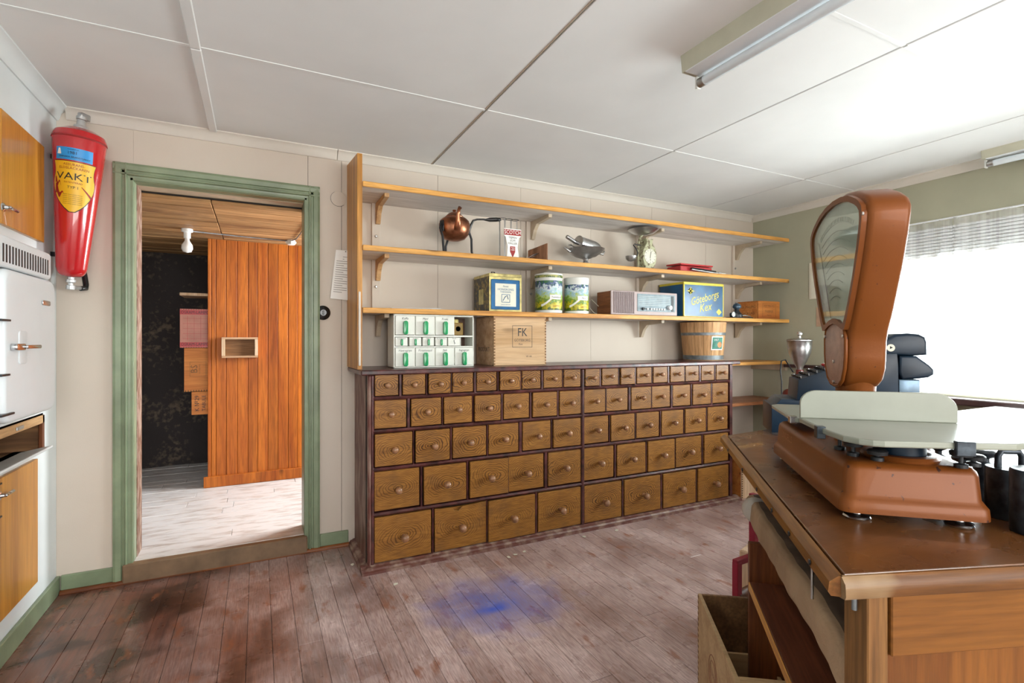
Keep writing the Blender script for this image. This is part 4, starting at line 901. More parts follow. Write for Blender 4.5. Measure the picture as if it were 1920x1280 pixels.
obj('board', MB().box(-.17, .13, -.05, .12, .003, .009, .001, m=RY(-1)), M['shelf_white'], t); obj('cleat', MB().box(.07, .12, -.05, -.03, 0, .005), M['bracket'], t)

# ---- bucket
t = thing('wooden_bucket', 'staved pine bucket with two zinc hoops and a fruit sticker on the chest top', 'bucket', (3.275, 3.06, 1.091))
n = 16
def br_(z): return .152+(.180-.152)*z/.305
for k in range(n):
    a0, a1 = 2*math.pi*(k+.012)/n, 2*math.pi*(k+.988)/n
    def stave(a0=a0, a1=a1):
        rings = []
        for z in (0, .10, .20, .305):
            ro = br_(z); ri = ro-.014; g = []
            for a in (a0, (a0+a1)/2, a1): g.append((ro*math.cos(a), ro*math.sin(a), z))
            for a in (a1, (a0+a1)/2, a0): g.append((ri*math.cos(a), ri*math.sin(a), z))
            rings.append(g)
        return MB().loft(rings)
    obj('stave', stave(), M['stave'], t)
obj('bottom_board', MB().lathe([(0, .02), (.142, .02), (.143, .03), (0, .03)], 32), M['stave'], t)
for z0, z1 in ((.005, .04), (.20, .222)): obj('hoop', MB().lathe([(br_(z0)+.0005, z0), (br_(z0)+.003, z0), (br_(z1)+.003, z1), (br_(z1)+.0005, z1)], 48, cap=False), M['zinc'], t, 40)
def bf(u, z, off): a = R(-97)+u/br_(z); r = br_(z)+off; return Vector((r*math.cos(a), r*math.sin(a), z))
bx = obj('sticker', MB().grid(8, 4, lambda u, v: bf(-.052+.11*u, .083+.108*v, .004)), M['whiteprint'], t, 60)
obj('sticker_print', MB().grid(8, 4, lambda u, v: bf(-.044+.095*u, .091+.092*v, .0048)), plain('green sticker', (.03, .20, .14), .5, var=.3, sc_=30), bx, 60)
obj('fruit_print', MB().grid(8, 8, lambda u, v: bf(.022+.024*math.sqrt(v)*math.cos(6.283*u), .125+.024*math.sqrt(v)*math.sin(6.283*u), .0056)), plain('orange fruit', (.65, .24, .06), .5, var=.3, sc_=30), bx)
obj('lettering', MB().text('SYLT', .019, None, fn=lambda q: bf(-.012+q.x, .163+q.y, .0056)), M['whiteprint'], bx)

# crate on the floor right of the chest
t, w_ = crate('floor_crate', 'pale finger-jointed crate on the floor between chest and green wall', 3.42, 3.80, 2.80, 3.1, .001, .29, M['boxwood_org'], mat2=M['boxwood_pale'])

# ================================================ BACK WALL SMALL THINGS
t = thing('rotary_switch', 'black round bakelite switch on the wall right of the doorway', 'switch', (.35, YB, 1.416))
obj('body', MB().lathe([(.043, 0), (.043, .010), (.036, .018), (.018, .022), (.018, .030), (0, .030)], 32, RX(90)), M['bakelite'], t, 40); obj('toggle', MB().box(-.004, .004, -.04, -.03, -.012, .012, .002), M['bakelite'], t)
t = thing('wall_cover_plate', 'round cream cover plate high on the wall above the paper sheet', 'cover plate', (.44, YB, 2.112))
obj('plate', MB().lathe([(.044, 0), (.045, .004), (.040, .006), (0, .006)], 36, RX(90)), M['wall'], t, 40); obj('rim_crack', MB().tube([(.0455*math.cos(a), -.002, .0455*math.sin(a)) for a in [R(120+q*12) for q in range(17)]], .0012, 5), M['black'], t)
t = thing('price_list', 'white printed sheet hanging askew beside the shelving upright', 'paper', (.47, YB-.006, 1.80))
def sheet(u, v): return Vector((-.046+.088*u+(-.034+.018*u)*(1-v), -.004-.012*(1-v)*(1-v), -.305*(1-v)+.008*(1-u)*(1-v)))
obj('sheet', MB().grid(6, 10, sheet), M['whiteprint'], t, 60)
mb = MB()
for k in range(17):
    z = .14+k*.045; s0 = sheet(.12, z); s1 = sheet(.86 if k % 3 else .6, z)
    if k > 14: s0 = sheet(.5, z)
    mb.prism([(s0.x, s0.z), (s1.x, s1.z), (s1.x, s1.z+.003), (s0.x, s0.z+.003)], s0.y-.0012, s0.y-.0008, 'Y')
obj('text_lines', mb, plain('grey print', (.25, .23, .21), .6), t)
obj('pin', MB().lathe([(.003, 0), (.003, .004), (0, .004)], 8, T(.01, -.004, -.008) @ RX(90)), M['bakelite'], t)

# ================================================ BACK ROOM THINGS
t = thing('ceiling_bulb', 'bare dusty bulb in a white socket on the back room ceiling', 'light bulb', (-.452, 4.30, 2.045))
obj('socket', MB().lathe([(.036, 0), (.036, -.02), (.022, -.024), (.022, -.065), (0, -.065)], 20), M['whiteplastic'], t, 40)
obj('bulb', MB().lathe([(.014, -.065), (.016, -.085), (.034, -.115), (.036, -.14), (.026, -.162), (0, -.17)], 24), M['dusty'], t, 50)
obj('ceiling_cable', MB().tube([(.02, 0, -.012), (.1, .05, -.006), (.35, .09, -.006), (.65, .12, -.006), (.69, .10, -.006), (.72, .0, -.006), (.735, -.25, -.006), (.75, -.6, -.006)], .0045, 6), M['zinc'], t, 60)
t = thing('junction_box', 'small white cable junction box where ceiling meets the board partition', 'junction box', (.235, 4.42, 2.045)); obj('cover', MB().lathe([(.032, 0), (.032, -.03), (.026, -.036), (0, -.036)], 8), M['whiteplastic'], t, 30); obj('gland', MB().box(-.04, .04, -.01, .01, -.022, -.008, .002), M['whiteplastic'], t)
t = thing('open_wall_box', 'shallow open wooden box fixed on the orange board partition', 'box', (-.127, 4.638, 1.113))
for a in ((-.127, .127, 0, .016), (-.127, .127, .146, .162)): obj('frame_side', MB().box(a[0], a[1], -.055, 0, a[2], a[3], .001), M['boxwood'], t)
for x in (-.127, .105): obj('frame_side', MB().box(x, x+.022, -.055, 0, .016, .146, .001), M['boxwood_pale'], t)
obj('back', MB().box(-.105, .105, -.006, -.001, .016, .146), M['cratedark'], t)
t = thing('storage_stand', 'plain wooden stand behind the orange partition carrying the stacked boxes', 'stand', (-.1, 4.95, .1))
obj('top', MB().box(-.20, .3, -.2, .2, .53, .558), M['brownend'], t)
for x in (-.18, .28):
    for y in (-.18, .18): obj('leg', MB().box(x-.015, x+.015, y-.015, y+.015, 0, .53), M['brownend'], t)
def simple_box(name, label, x0, z0, z1, mat, y0=4.75, x1=-.05, cat='box', depth=.3):
    t = thing(name, label, cat, ((x0+x1)/2, y0, z0), 0, 'boxes stacked behind the partition'); w_ = (x1-x0)/2
    obj('front_board', MB().box(-w_, w_, 0, .012, 0, z1-z0, .002), mat, t); obj('body', MB().box(-w_, w_, .0125, depth, 0, z1-z0, .002), mat, t); return t, w_
t, w_ = simple_box('stencilled_box', 'lowest orange box behind the partition stencilled K No 29', -.47, .66, .842, M['boxwood_org'])
obj('stencil', MB().text('K №29', .042, T(-w_+.038, -.001, .09) @ RY(-90) @ TX).text('TABULE', .036, T(-w_+.085, -.001, .09) @ RY(-90) @ TX), M['black'], t)
t, w_ = simple_box('stencilled_box', 'orange box behind the partition stencilled BS, under the red lamp carton', -.52, .845, 1.19, M['boxwood_org'])
mb = MB().rect_ring(-w_+.038, -w_+.15, .12, .235, .002, 0); mb.text('BS', .065, T(-w_+.07, -.001, .178) @ RY(-90) @ TX).text('GÖTEBORG', .014, T(-w_+.105, -.001, .178) @ RY(-90) @ TX)
for k in range(11): mb.box(-w_+.006+k*.018, -w_+.014+k*.018, -.001, 0, 0, .012)
obj('stencil', mb, M['cratedark'], t)
t, w_ = simple_box('lamp_carton', 'red and pink lamp carton with two red bands on top of the BS box', -.548, 1.193, 1.50, M['redbox'])
mb = MB().box(-w_, .1, -.0012, 0, .262, .296).box(-w_, .1, -.0012, 0, .008, .042)
for k in range(14): mb.box(-w_+.005+k*.017, -w_+.012+k*.017, -.0012, 0, .298, .305).box(-w_+.005+k*.017, -w_+.012+k*.017, -.0012, 0, .0, .006)
rdb = obj('red_band', mb, M['redlac'], t)
obj('lettering', MB().text('OSRAM-LAMPOR', .034, T(-w_+.006, -.0018, .278) @ TX, align='LEFT', xscale=.82).text('OSRAM-LAMPOR', .034, T(-w_+.006, -.0018, .026) @ TX, align='LEFT', xscale=.82), M['black'], rdb)
mb = MB()
for k in range(5): mb.box(-w_+.02, .1, -.001, 0, .07+k*.04, .0715+k*.04)
for k in range(4): mb.box(-w_+.05+k*.045, -w_+.0515+k*.045, -.001, 0, .06, .25)
obj('printed_grid', mb, M['redlac'], t)
t = thing('tilted_shelf_board', 'bare pine board with bracket projecting above the red lamp carton', 'shelf', (-.2, 4.75, 1.5))
obj('board', MB().box(-.35, .2, 0, .3, .105, .127, .002), M['boxwood_pale'], t); obj('bracket', MB().prism([(0, 0), (.28, .0), (.28, .105), (0, .105)], -.16, -.145, 'X'), M['bracket_pine'], t)

# ================================================ COUNTER (runs obliquely into the room)
AX, AY = (.6612, .7502), (.7502, -.6612)       # along the counter edge / inwards
def AB(a, b): return (AX[0]*a+AY[0]*b, AX[1]*a+AY[1]*b)
ct = thing('shop_counter', 'long brown varnished shop counter carrying the copper scale', 'counter', (0, 0, 0))
nose0, nose1 = AB(.845, .262), AB(2.045, .262)
n2 = (nose0[0]+1.25*math.cos(R(-20)), nose0[1]+1.25*math.sin(R(-20)))
top_poly = [AB(.868, .284), AB(2.03, .284), (2.12, 1.385), (2.12, .80), (2.66, .70), (2.3, -.35), (n2[0], n2[1]+.02)]
obj('top', MB().prism(top_poly, .860, .900, 'Z', .002), M['countertop'], ct)
ang = 48.6
Lr = 1.2
ns = obj('nosing', MB().prism([(-.002, .868), (-.018, .868), (-.022, .874), (-.020, .889), (-.008, .8985), (-.002, .8985)], 0, 1.19, 'X', m=Matrix.Scale(-1, 4, (0, 1, 0))), M['nosing'], ct, 40, mtx=T(*AB(.862, .282), 0) @ RZ(48.6))
for a in (.95, 1.08, 1.22, 1.38, 1.58, 1.85):
    p = AB(a, .2598); obj('screw_hole', MB().lathe([(0, 0), (.005, 0), (.005, .002)], 10, T(p[0], p[1], .881) @ RZ(48.6) @ RX(90) @ RY(180) @ RX(0)), M['black'], ct)
Lf = 1.22
obj('front_nosing', MB().prism([(-.001, .866), (-.012, .867), (-.014, .872), (-.013, .889), (-.005, .8985), (.0, .8985)], 0, Lf, 'X'), M['nosing_worn'], ct, 40, mtx=T(*AB(.866, .276), 0) @ RZ(-20))
e0 = (.853, .467)
me_ = T(e0[0], e0[1], 0) @ RZ(-20)
obj('corner_post', MB().box(0, .036, .0, .05, 0, .864, .002), M['nosing_post'], ct, mtx=me_)
obj('end_rail', MB().box(.036, 1.1, -.006, .012, .756, .858, .002), M['counter_rail'], ct, mtx=me_)
obj('end_panel', MB().box(.036, 1.1, .006, .02, 0, .754, .002), M['counter_panel'], ct, mtx=me_)
ml = RZ(48.6)
def abbox(a0, a1, b0, b1, z0, z1, bev=.002): return MB().box(a0, a1, -b1, -b0, z0, z1, bev)
obj('support_board', abbox(1.735, 1.76, .305, .80, 0, .615), M['brownend'], ct, mtx=ml)
obj('lower_shelf', abbox(.93, 1.70, .30, .445, .488, .512), M['brownboard'], ct, mtx=ml)
obj('lower_shelf_edge', abbox(.93, 1.70, .296, .300, .486, .512), M['pine_edge'], ct, mtx=ml)
obj('inner_shelf', MB().prism([(.965, -.36), (1.98, -.36), (1.98, -.78), (1.13, -.78)], .675, .69, 'Z'), M['brownend'], ct, mtx=ml)
obj('back_panel', abbox(1.15, 1.95, .80, .82, 0, .859), M['brownend'], ct, mtx=ml)
obj('far_panel', abbox(1.90, 1.93, .42, .80, 0, .86), M['brownend'], ct, mtx=ml)
obj('hanging_rod', MB().tube([(*AB(1.19, .33), .712), (*AB(1.19, .33), .861)], .0028, 8), M['alu'], ct, 60)
obj('hanging_rod', MB().tube([(*AB(.93, .318), .82), (*AB(.93, .318), .861)], .004, 8), M['zinc'], ct, 60)
def cl(u, v):
    a = .955+1.02*v; w1 = .0022*math.sin(a*17)+.0012*math.sin(a*57+1)
    path = [(.336, .625), (.330, .64), (.332, .665), (.335, .688), (.345, .700), (.37, .703), (.45, .700), (.60, .702), (.76, .70)]
    k = u*(len(path)-1); i = min(int(k), len(path)-2); f = k-i
    b = path[i][0]*(1-f)+path[i+1][0]*f; z = path[i][1]*(1-f)+path[i+1][1]*f
    a = a+max(0, b-.34)*.42*(1-v)
    if i < 5: b += w1; z += .003*math.sin(a*11)
    else: z += .005*math.sin(a*19+b*30)*math.sin(b*22+a*7)
    x, y = AB(a, b); return (x, y, z)
shc = thing('shelf_cloth', 'crumpled brown cloth covering the shelf under the counter edge', 'cloth', (0, 0, 0))
obj('front_fold', MB().grid(16, 90, lambda u, v: cl(u*.56, v)), M['cloth'], shc, 60)
obj('cloth_top', MB().grid(16, 90, lambda u, v: cl(.56+u*.44, v)), plain('shaded brown cloth top', (.13, .085, .055), .85, var=.35, sc_=7, bump=.2), shc, 60)  # shade under the counter top painted in as a darker brown
tag(obj('cloth_roll', MB().lathe([(0, 0), (.03, .004), (.042, .02), (.044, .06), (.040, .09), (.02, .10), (0, .10)], 20, T(*AB(1.97, .36), .655) @ RZ(48.6) @ RY(-80) ), plain('grey white cloth', (.52, .47, .41), .8, var=.15), smooth=60), 'bunched pale cloth end sticking out under the far counter corner', 'cloth')
tag(obj('blue_jug', MB().lathe([(0, 0), (.04, 0), (.045, .03), (.045, .09), (.03, .11), (.028, .13), (0, .13)], 20, T(*AB(1.40, .42), .705)), M['navy'], smooth=50), 'dark blue enamel jug on the cloth-covered shelf under the counter', 'jug')
# crimson iron stand behind the support board
t = thing('iron_stand', 'stepped crimson iron stand beside the counter support board', 'stand', (1.772, 1.475, 0), 0)
A_ = math.degrees(math.atan2(.7, 1))
def seg(p, q, r=.014): return MB().box(-r, r, -r, r, 0, (Vector(q)-Vector(p)).length, .002, m=T(*p) @ (Vector(q)-Vector(p)).to_track_quat('Z', 'Y').to_matrix().to_4x4())
obj('leg', seg((0, 0, 0), (0, 0, .335)), M['crimson'], t); obj('step', seg((-.014, 0, .335), (.118, .01, .335), .012), M['crimson'], t); obj('upright', seg((.113, .01, .323), (.113, .01, .60)), M['crimson'], t)
obj('cross_bar', MB().tube([(.0, .0, .19), (.15, .02, .195)], .022, 12), M['brownend'], t, 60)
obj('foot', MB().box(-.02, .12, -.03, .03, 0, .006), M['crimson'], t)

# ---- open crate in the foreground
t = thing('open_crate', 'tall open pale crate with divided inside standing on the floor by the counter', 'crate', (1.137, .9535, 0), 55)
Lc, Wc, Hc = .465, .235, .35
obj('side_board', MB().box(0, Lc, -.012, 0, 0, Hc, .001), M['cratewood'], t)
obj('side_board', MB().box(0, Lc, -Wc, -Wc+.012, 0, Hc, .001), M['cratewood'], t)
obj('end_board', MB().box(Lc-.012, Lc, -Wc+.012, -.012, 0, Hc, .001), M['cratedark'], t)
obj('end_board', MB().box(0, .012, -Wc+.012, -.012, 0, Hc, .001), M['cratewood'], t)
obj('bottom_board', MB().box(.012, Lc-.012, -Wc+.012, -.012, 0, .012), M['cratedark'], t)
mb = MB()
for k in range(18): mb.box(Lc-.012, Lc+.0006, -.0006, .0006, (k+.25)*Hc/18, (k+.75)*Hc/18)
obj('finger_joint', mb, M['cratedark'], t)
mb = MB()
for cx, cz, r_ in ((.24, .20, .055), (.10, .20, .04)):
    for rr_ in (r_, r_*.72): mb.tube([(cx+rr_*math.cos(R(q*18)), .0006, cz+rr_*1.1*math.sin(R(q*18))) for q in range(20)], .0012, 4, closed=True)
    mb.text('VARA', r_*.5, T(cx, .0008, cz) @ RZ(180) @ TX)
obj('stamp', mb, plain('faded brown stamp', (.28, .12, .07), .7), t)
t = thing('inner_box', 'smaller open wooden box standing inside the tall foreground crate', 'box', (1.137, .9535, .013), 55)
obj('side_board', MB().box(.03, .36, -.04, -.03, 0, .20, .001), M['cratewood'], t); obj('side_board', MB().box(.03, .36, -.20, -.19, 0, .20, .001), M['cratewood'], t)
obj('end_board', MB().box(.03, .04, -.19, -.04, 0, .20, .001), M['cratewood'], t); obj('end_board', MB().box(.35, .36, -.19, -.04, 0, .20, .001), M['cratewood'], t)
obj('bottom_board', MB().box(.04, .35, -.19, -.04, 0, .008), M['cratedark'], t)
# loose carton seen behind the crimson stand
t = thing('paper_sack', 'small pale cardboard piece on the floor behind the crimson stand', 'cardboard', (2.02, 1.62, 0), 20)
obj('sheet', MB().box(-.06, .06, -.02, .02, 0, .30, .006), M['boxwood_pale'], t)

# ================================================ COUNTER SCALE
so_ = AB(1.40, .4825)
sc_ = thing('counter_scale', 'large copper-coloured shop scale with fan-shaped glass dial head', 'scale', (so_[0], so_[1], .9), 48.6)
def rr_box(hx, hy, r, z, n=6):
    pts = []
    for cx, cy, a0 in ((hx-r, hy-r, 0), (-hx+r, hy-r, 90), (-hx+r, -hy+r, 180), (hx-r, -hy+r, 270)):
        for k in range(n+1):
            a = R(a0+90*k/n); pts.append((cx+r*math.cos(a), cy+r*math.sin(a), z))
    return pts
hx, hy = .287, .1235
bs = obj('base_housing', MB().loft([rr_box(hx, hy, .022, .020), rr_box(hx, hy, .022, .024), rr_box(hx-.001, hy-.001, .022, .040), rr_box(hx-.005, hy-.005, .022, .047), rr_box(hx-.009, hy-.009, .022, .054), rr_box(hx-.012, hy-.012, .022, .098), rr_box(hx-.014, hy-.014, .022, .106), rr_box(hx-.020, hy-.020, .020, .112), rr_box(hx-.030, hy-.030, .015, .1145)]), M['copper'], sc_, 35)
obj('embossed_name', MB().text('LINDELLS', .026, T(.16, hy-.0105, .083) @ RZ(180) @ TX, xscale=.95), plain('copper relief', (.46, .17, .07), .3, .3), bs)
for x in (-.25, .25):
    for y in (-.085, .085):
        obj('levelling_foot', MB().lathe([(.022, 0), (.024, .003), (.022, .006), (.008, .009), (.008, .024), (0, .024)], 20, T(x, y, .001)), M['chrome'], sc_, 40)
# head outline (x, z) in the head's own plane
def head_outline(s=1.0, cz=.5):
    P_ = [(0, .688), (.05, .686), (.10, .676), (.145, .657), (.172, .640), (.181, .624), (.180, .605), (.170, .565), (.150, .510), (.125, .455), (.098, .40), (.080, .370), (.072, .345), (.070, .315), (.066, .285), (.052, .258), (.030, .244), (0, .240)]
    return P_ + [(-x, z) for x, z in P_[-2:0:-1]]
HX = -.031
ho = head_outline()
obj('head_housing', MB().prism([(HX+x, z) for x, z in ho], -.028, .052, 'Y', .014, seg=4), M['copper'], sc_, 35)
# face rim: ring between outline and fan opening
fan = [(0, .668), (.05, .665), (.095, .655), (.135, .638), (.155, .625), (.160, .610), (.158, .595), (.143, .545), (.122, .49), (.098, .44), (.075, .40), (.062, .385), (.03, .398), (0, .402)]
fan = fan + [(-x, z) for x, z in fan[-2:0:-1]]
def ringmesh(outer, inner, y0, y1):
    mb = MB(); n_ = 72
    def samp(P_):
        c = (0, .53); out_ = []
        for k in range(n_):
            a = 2*math.pi*k/n_; dx, dz = math.sin(a), math.cos(a); best = None
            for i in range(len(P_)):
                p, q = P_[i], P_[(i+1) % len(P_)]; ex, ez = q[0]-p[0], q[1]-p[1]; den = dx*ez-dz*ex
                if abs(den) < 1e-9: continue
                tt = ((p[0]-c[0])*ez-(p[1]-c[1])*ex)/den; uu = ((p[0]-c[0])*dz-(p[1]-c[1])*dx)/den
                if tt > 0 and -1e-6 <= uu <= 1+1e-6 and (best is None or tt < best): best = tt
            out_.append((c[0]+dx*(best or .1), c[1]+dz*(best or .1)))
        return out_
    o_, i_ = samp(outer), samp(inner)
    V = [[mb.bm.verts.new((HX+x, y, z)) for x, z in S] for S, y in ((o_, y0), (o_, y1-.002), ([(a[0]*.985+b[0]*.015, a[1]*.985+b[1]*.015) for a, b in zip(o_, i_)], y1), (i_, y1), (i_, y0))]
    for A_, B_ in zip(V, V[1:]):
        for k in range(n_): mb.bm.faces.new((A_[k], A_[(k+1) % n_], B_[(k+1) % n_], B_[k]))
    return mb
upper = [(0, .680), (.05, .677), (.10, .667), (.142, .649), (.167, .633), (.174, .618), (.172, .60), (.160, .555), (.139, .50), (.113, .445), (.088, .395), (.070, .37), (.03, .385), (0, .39)]
upper = upper + [(-x, z) for x, z in upper[-2:0:-1]]
obj('face_rim', ringmesh(upper, fan, .050, .060), M['copper'], sc_, 40)
dp = obj('dial_plate', MB().prism([(HX+x, z) for x, z in fan], .0525, .0532, 'Y'), M['dialplate'], sc_)
mb = MB()
for k in range(10):
    rr_ = .07+k*.019; n_ = 22
    pts = [(HX+rr_*math.sin(R(-26+52*q/n_)), .0536, .385+rr_*math.cos(R(-26+52*q/n_))) for q in range(n_+1)]
    mb.tube(pts, .0005, 4)
for k in range(27):
    a = R(-26+2*k); mb.box(-.0006, .0006, .0532, .0538, .243, .252, m=T(HX, 0, .385) @ RY(-26+2*k))
obj('scale_arcs', mb, plain('grey dial print', (.18, .20, .17), .6), dp)
obj('needle', MB().prism([(HX+.02, .39), (HX+.024, .39), (HX+.118, .60), (HX+.115, .60)], .0545, .0550, 'Y'), M['steel_dark'], dp)
obj('dial_glass', MB().prism([(HX+x*.995, .53+(z-.53)*.995) for x, z in fan], .0565, .0575, 'Y'), M['dialglass'], sc_)
lo = [(0, .395), (.03, .388), (.055, .375), (.064, .352), (.063, .315), (.058, .288), (.044, .262), (.024, .250), (0, .247)]
lo = lo+[(-x, z) for x, z in lo[-2:0:-1]]
obj('cover_plate', MB().prism([(HX+x, z) for x, z in lo], .050, .0565, 'Y', .002), M['pinkplate'], sc_, 30)
obj('plate_rim', MB().tube([(HX+x*1.06, .054, .32+(z-.32)*1.05) for x, z in lo], .0042, 8, closed=True), M['copper'], sc_, 60)
mb = MB()
for x, z in ((0, .252), (-.060, .36), (.060, .36), (0, .30), (.135, .645), (-.135, .645), (-.172, .61)): mb.lathe([(.004, 0), (.004, .003), (0, .0035)], 10, T(HX+x, .0565 if z != .30 else .0565, z) @ RX(-90))
obj('screw', mb, M['alu'], sc_)
# neck: loft from housing to base
def ell(hx_, hy_, cy, z, n=32): return [(HX+hx_*math.cos(2*math.pi*k/n), cy+hy_*math.sin(2*math.pi*k/n), z) for k in range(n)]
obj('neck', MB().loft([ell(.046, .046, .012, .110), ell(.043, .043, .012, .125), ell(.041, .040, .012, .16), ell(.040, .039, .012, .21), ell(.042, .040, .012, .24), ell(.050, .040, .012, .262), ell(.060, .038, .012, .285), ell(.063, .034, .012, .31)]), M['copper'], sc_, 60)
# front pan with upright rail
def pc(a, b): return (a-1.40, .4825-b)
panp = [pc(1.315, .338), pc(1.315, .643), pc(1.12, .640), pc(1.085, .632), pc(1.072, .612), pc(1.045, .405), pc(1.048, .388), pc(1.060, .370), pc(1.085, .353), pc(1.16, .342)]
pn = obj('weighing_pan', MB().prism(panp, .160, .172, 'Z', .003), M['pan'], sc_)
yr0, yr1 = pc(0, .338)[1], pc(0, .643)[1]
rail = []
for k in range(9): a = R(90+90*k/8); rail.append((yr1+.03-0+.0, 0))
rp = [(yr0, .172), (yr0, .206)] + [(yr0-.035+.035*math.cos(R(10*k)), .206+.030*math.sin(R(10*k))) for k in range(1, 10)] + [(yr1+.045-.045*math.cos(R(90-10*k)), .200+.036*math.sin(R(90-10*k))) for k in range(0, 10)] + [(yr1, .172)]
obj('pan_rail', MB().prism(rp, pc(1.315, 0)[0]-.008, pc(1.315, 0)[0], 'X', .0015), M['pan'], pn)
fx = pc(1.20, .49)
obj('pan_column', MB().lathe([(.050, .114), (.052, .120), (.044, .123), (.044, .160)], 32, T(*fx, 0)), M['navy'], sc_, 40)
obj('column_flange', MB().lathe([(.064, .114), (.066, .119), (.062, .124), (.052, .126), (.046, .124)], 36, T(*fx, 0), cap=False), M['copper'], sc_, 40)
for (a, b) in ((1.175, .340), (1.058, .530)):
    x, y = pc(a, b); obj('pan_clip', MB().box(x-.010, x+.010, y-.008, y+.008, .150, .175, .001) if b < .4 else MB().box(x-.006, x+.006, y-.014, y+.014, .150, .175, .001), M['iron'], pn)
def screw(a, b, kind=0, h=.03):
    x, y = pc(a, b)
    return obj('adjusting_screw', MB().lathe([(.011, .1145), (.011, .121), (.004, .123), (.004, .1145+h), (.017, .1145+h), (.018, .1145+h+.007), (.014, .1145+h+.010), (0, .1145+h+.010)], 14, T(x, y, 0)), M['steel_dark'], sc_, 40)
for a, b, h in ((1.19, .405, .020), (1.155, .435, .012), (1.25, .40, .030), (1.13, .56, .022), (1.15, .59, .012)): screw(a, b, 0, h)
# rear pan
rpan = [pc(1.46, .372), pc(1.475, .362), pc(1.75, .372), pc(1.77, .39), pc(1.77, .59), pc(1.75, .605), pc(1.46, .605)]
obj('rear_pan', MB().prism(rpan, .138, .150, 'Z', .003), M['pan'], sc_); x, y = pc(1.60, .49)
obj('rear_pan_column', MB().lathe([(.04, .112), (.04, .139)], 24, T(x, y, 0)), M['navy'], sc_, 40)
obj('rear_clip', MB().box(*(lambda p: (p[0]-.012, p[0]+.012, p[1]-.006, p[1]+.012))(pc(1.48, .368)), .134, .153, .002), M['chrome'], sc_)

# ---- weights behind the scale
def weight(name, label, x, y, r, h, handle=True, rz=0, z0=.9005):
    t = thing(name, label, 'weight', (x, y, z0), rz)
    t['group'] = 'iron weights beside the scale'
    obj('body', MB().lathe([(0, 0), (r*.97, 0), (r, .003), (r, h-.004), (r*.96, h), (0, h)], 36), M['iron'], t, 40)
    if handle: obj('handle', MB().tube([(-r*.55, 0, h-.002), (-r*.55, 0, h+.022), (-r*.4, 0, h+.032), (r*.4, 0, h+.032), (r*.55, 0, h+.022), (r*.55, 0, h-.002)], .006, 10), M['iron'], t, 60)
    return t
_p = AB(1.232, .692); weight('iron_weight', 'black cast iron weight with bar handle behind the scale base', _p[0], _p[1], .038, .098, rz=-35)
_p = AB(1.140, .682); weight('iron_weight', 'nearest grey-worn cast iron weight at the right edge of the counter', _p[0], _p[1], .038, .115, handle=False)
for k, (a, b, r_, h) in enumerate(((1.335, .705, .020, .112), (1.300, .645, .016, .104), (1.40, .650, .017, .112))):
    x, y = AB(a, b)
    t = thing('knob_weight', ['tallest knobbed iron weight behind the right end of the scale', 'small knobbed iron weight close behind the scale corner', 'knobbed iron weight farthest back behind the pan'][k], 'weight', (x, y, .9005), 0, 'knobbed weights behind the scale')
    obj('body', MB().lathe([(0, 0), (r_, 0), (r_, h*.72), (r_*.4, h*.78), (r_*.4, h*.85), (0, h*.86)], 24), M['iron'], t, 40); obj('knob', MB().lathe([(r_*.4, h*.84), (r_*1.0, h*.90), (r_*1.1, h*.96), (r_*.8, h), (0, h)], 24), M['iron'], t, 40)

# ================================================ CASH REGISTER
t = thing('cash_register', 'dark navy adding cash register with sloping keys and hooded head', 'cash register', (1.7255, 1.282, .9), -44.5)
def pr_(pts, y0, y1, bev=.006, seg=2): return MB().prism([(x, z-.9) for x, z in pts], y0, y1, 'Y', bev, seg=seg)
W = .17
obj('base', pr_([(0, .9), (.50, .9), (.50, 1.006), (0, 1.006)], 0, W+.04, .004), M['navy'], t, 30)
obj('base_cover', pr_([(.012, 1.006), (.49, 1.006), (.47, 1.03), (.035, 1.030)], .012, W+.03, .005), M['navy'], t, 30)
obj('keyboard_housing', pr_([(.084, 1.029), (.089, 1.104), (.206, 1.152), (.31, 1.195), (.33, 1.195), (.33, 1.029)], .0, W, .004), M['navy'], t, 30)
for r_ in range(6):
    for c_ in range(8):
        if c_ == 0 or r_ < 6:
            x = .10+c_*.026; z = 1.104+(x-.089)*.41-.9
            obj('key', MB().lathe([(.004, -.004), (.004, .005), (.006, .006), (.006, .009), (0, .010)], 8, T(x, .012+r_*.026, z) @ RY(-22)), M['redlac'] if (c_ == 4 or (r_ == 5 and c_ > 5)) else M['bakelite'], t)
obj('tower', pr_([(.325, 1.03), (.325, 1.19), (.346, 1.205), (.398, 1.205), (.402, 1.16), (.402, 1.03)], -.004, W-.01, .006), M['navy'], t, 30)
hd = obj('head_hood', pr_([(.34, 1.20), (.346, 1.232), (.366, 1.256), (.39, 1.271), (.43, 1.275), (.462, 1.272), (.480, 1.262), (.486, 1.245), (.486, 1.20), (.44, 1.196)], -.002, W*.9, .010, 3), M['navy'], t, 30)
obj('head_lettering', MB().text('Addoma', .022, T(.4885, .075, .335) @ RZ(90) @ TX), M['alu'], hd)
obj('emblem', MB().lathe([(0, 0), (.013, 0), (.012, .0015)], 24, T(.378, -.002, .324) @ RX(90)), M['cream'], hd)
obj('emblem_mark', MB().lathe([(0, 0), (.006, 0)], 3, T(.378, -.0042, .325) @ RX(90)), M['black'], hd)
obj('paper_hood', pr_([(.405, 1.196), (.455, 1.196), (.492, 1.165), (.505, 1.150), (.505, 1.132), (.49, 1.122), (.46, 1.117), (.412, 1.112), (.402, 1.135)], -.002, W*.9, .008, 3), M['navy'], t, 30)
obj('rear_column', pr_([(.402, 1.03), (.464, 1.03), (.464, 1.113), (.402, 1.113)], -.002, W*.8, .004), M['navygrey'], t, 30)
for x in (0, .46): obj('small_foot', MB().box(x, x+.03, -.004, .02, .0, .006), M['black'], t)

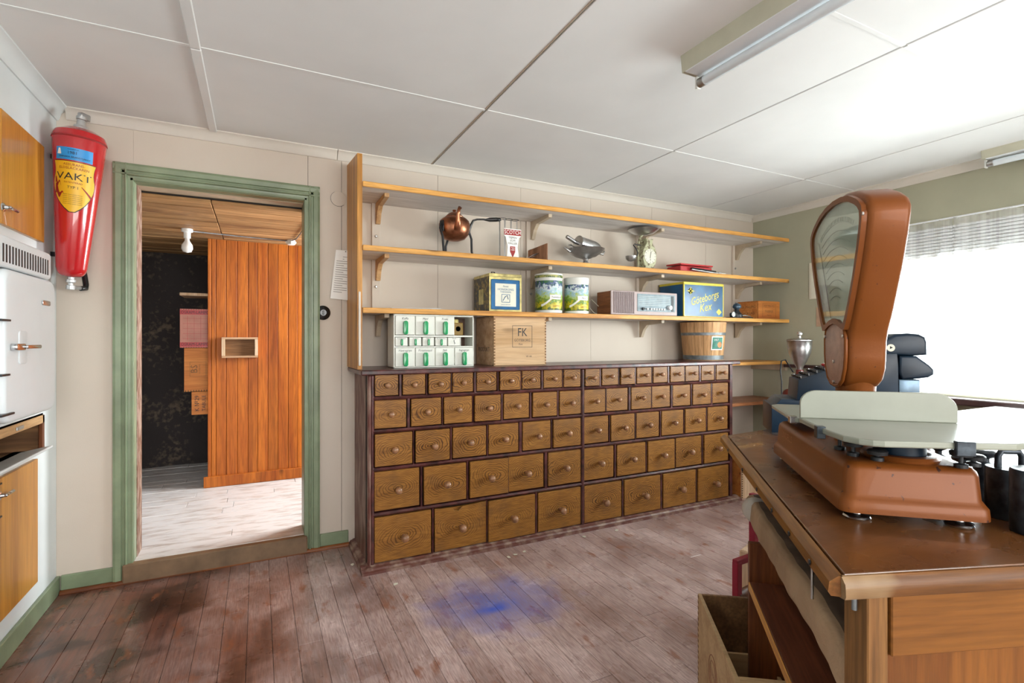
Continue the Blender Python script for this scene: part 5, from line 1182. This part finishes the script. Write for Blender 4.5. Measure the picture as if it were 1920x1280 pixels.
# ---- coffee grinder and its stand
t = thing('grinder_stand', 'plain dark table by the green wall under the coffee grinder', 'table', (3.88, 2.56, 0))
obj('top', MB().box(-.18, .22, -.2, .13, .715, .74, .003), M['brownend'], t)
for x in (-.15, .19):
    for y in (-.17, .10): obj('leg', MB().box(x-.02, x+.02, y-.02, y+.02, 0, .715), M['brownend'], t)
t = thing('coffee_grinder', 'coffee grinder with polished aluminium hopper and brown red body', 'coffee grinder', (3.83, 2.60, .741))
obj('hopper', MB().lathe([(.022, .275), (.026, .30), (.05, .345), (.075, .40), (.086, .45), (.088, .50), (.092, .505), (.088, .508), (0, .508)], 40), M['alu'], t, 50)
obj('lid', MB().lathe([(.094, .507), (.094, .513), (.085, .518), (.03, .528), (.010, .531), (.010, .545), (.020, .555), (.021, .568), (.012, .58), (0, .582)], 36), M['alu'], t, 40)
obj('neck', MB().lathe([(.026, .18), (.028, .275), (.024, .28)], 20), M['brownred'], t, 40)
obj('body', MB().lathe([(0, 0), (.07, 0), (.072, .012), (.05, .03), (.045, .09), (.06, .12), (.062, .16), (.04, .185), (0, .19)], 28), M['brownred'], t, 50)
obj('motor', MB().lathe([(0, 0), (.045, .004), (.052, .02), (.052, .10), (.04, .115), (0, .118)], 24, T(-.04, 0, .08) @ RY(-90)), M['brownred'], t, 50)
obj('spout', MB().tube([(-.02, -.04, .22), (-.05, -.07, .22), (-.06, -.075, .20)], .008, 8), M['gold'], t, 60); obj('set_screw', MB().tube([(-.02, -.02, .25), (-.07, -.04, .25)], .005, 8), M['steel_dark'], t, 60)
_o = (obj('cord', MB().tube([(3.62, 2.60, .75), (3.60, 2.59, .80), (3.615, 2.60, .93), (3.60, 2.60, 1.02), (3.625, 2.61, 1.09), (3.70, 2.63, 1.10), (3.78, 2.62, 1.0)], .005, 8), M['steel_dark'], smooth=60)); _o.parent = t; _o.location = (-3.83, -2.60, -.741)

# ---- white table under the window
t = thing('white_table', 'white-topped table catching the window light behind the counter', 'table', (3.0, 1.1, 0))
obj('table_top', MB().prism([(2.14-3, .84-1.1), (2.14-3, 1.44-1.1), (3.92-3, 1.44-1.1), (3.92-3, .2-1.1), (2.68-3, .2-1.1), (2.70-3, .76-1.1)], .825, .86, 'Z', .004), M['whitetable'], t)
for x, y in ((-.8, -.2), (-.8, .28), (.85, .28), (.85, -.82), (-.2, -.82)): obj('leg', MB().box(x-.025, x+.025, y-.025, y+.025, 0, .825), M['white_trim'], t)
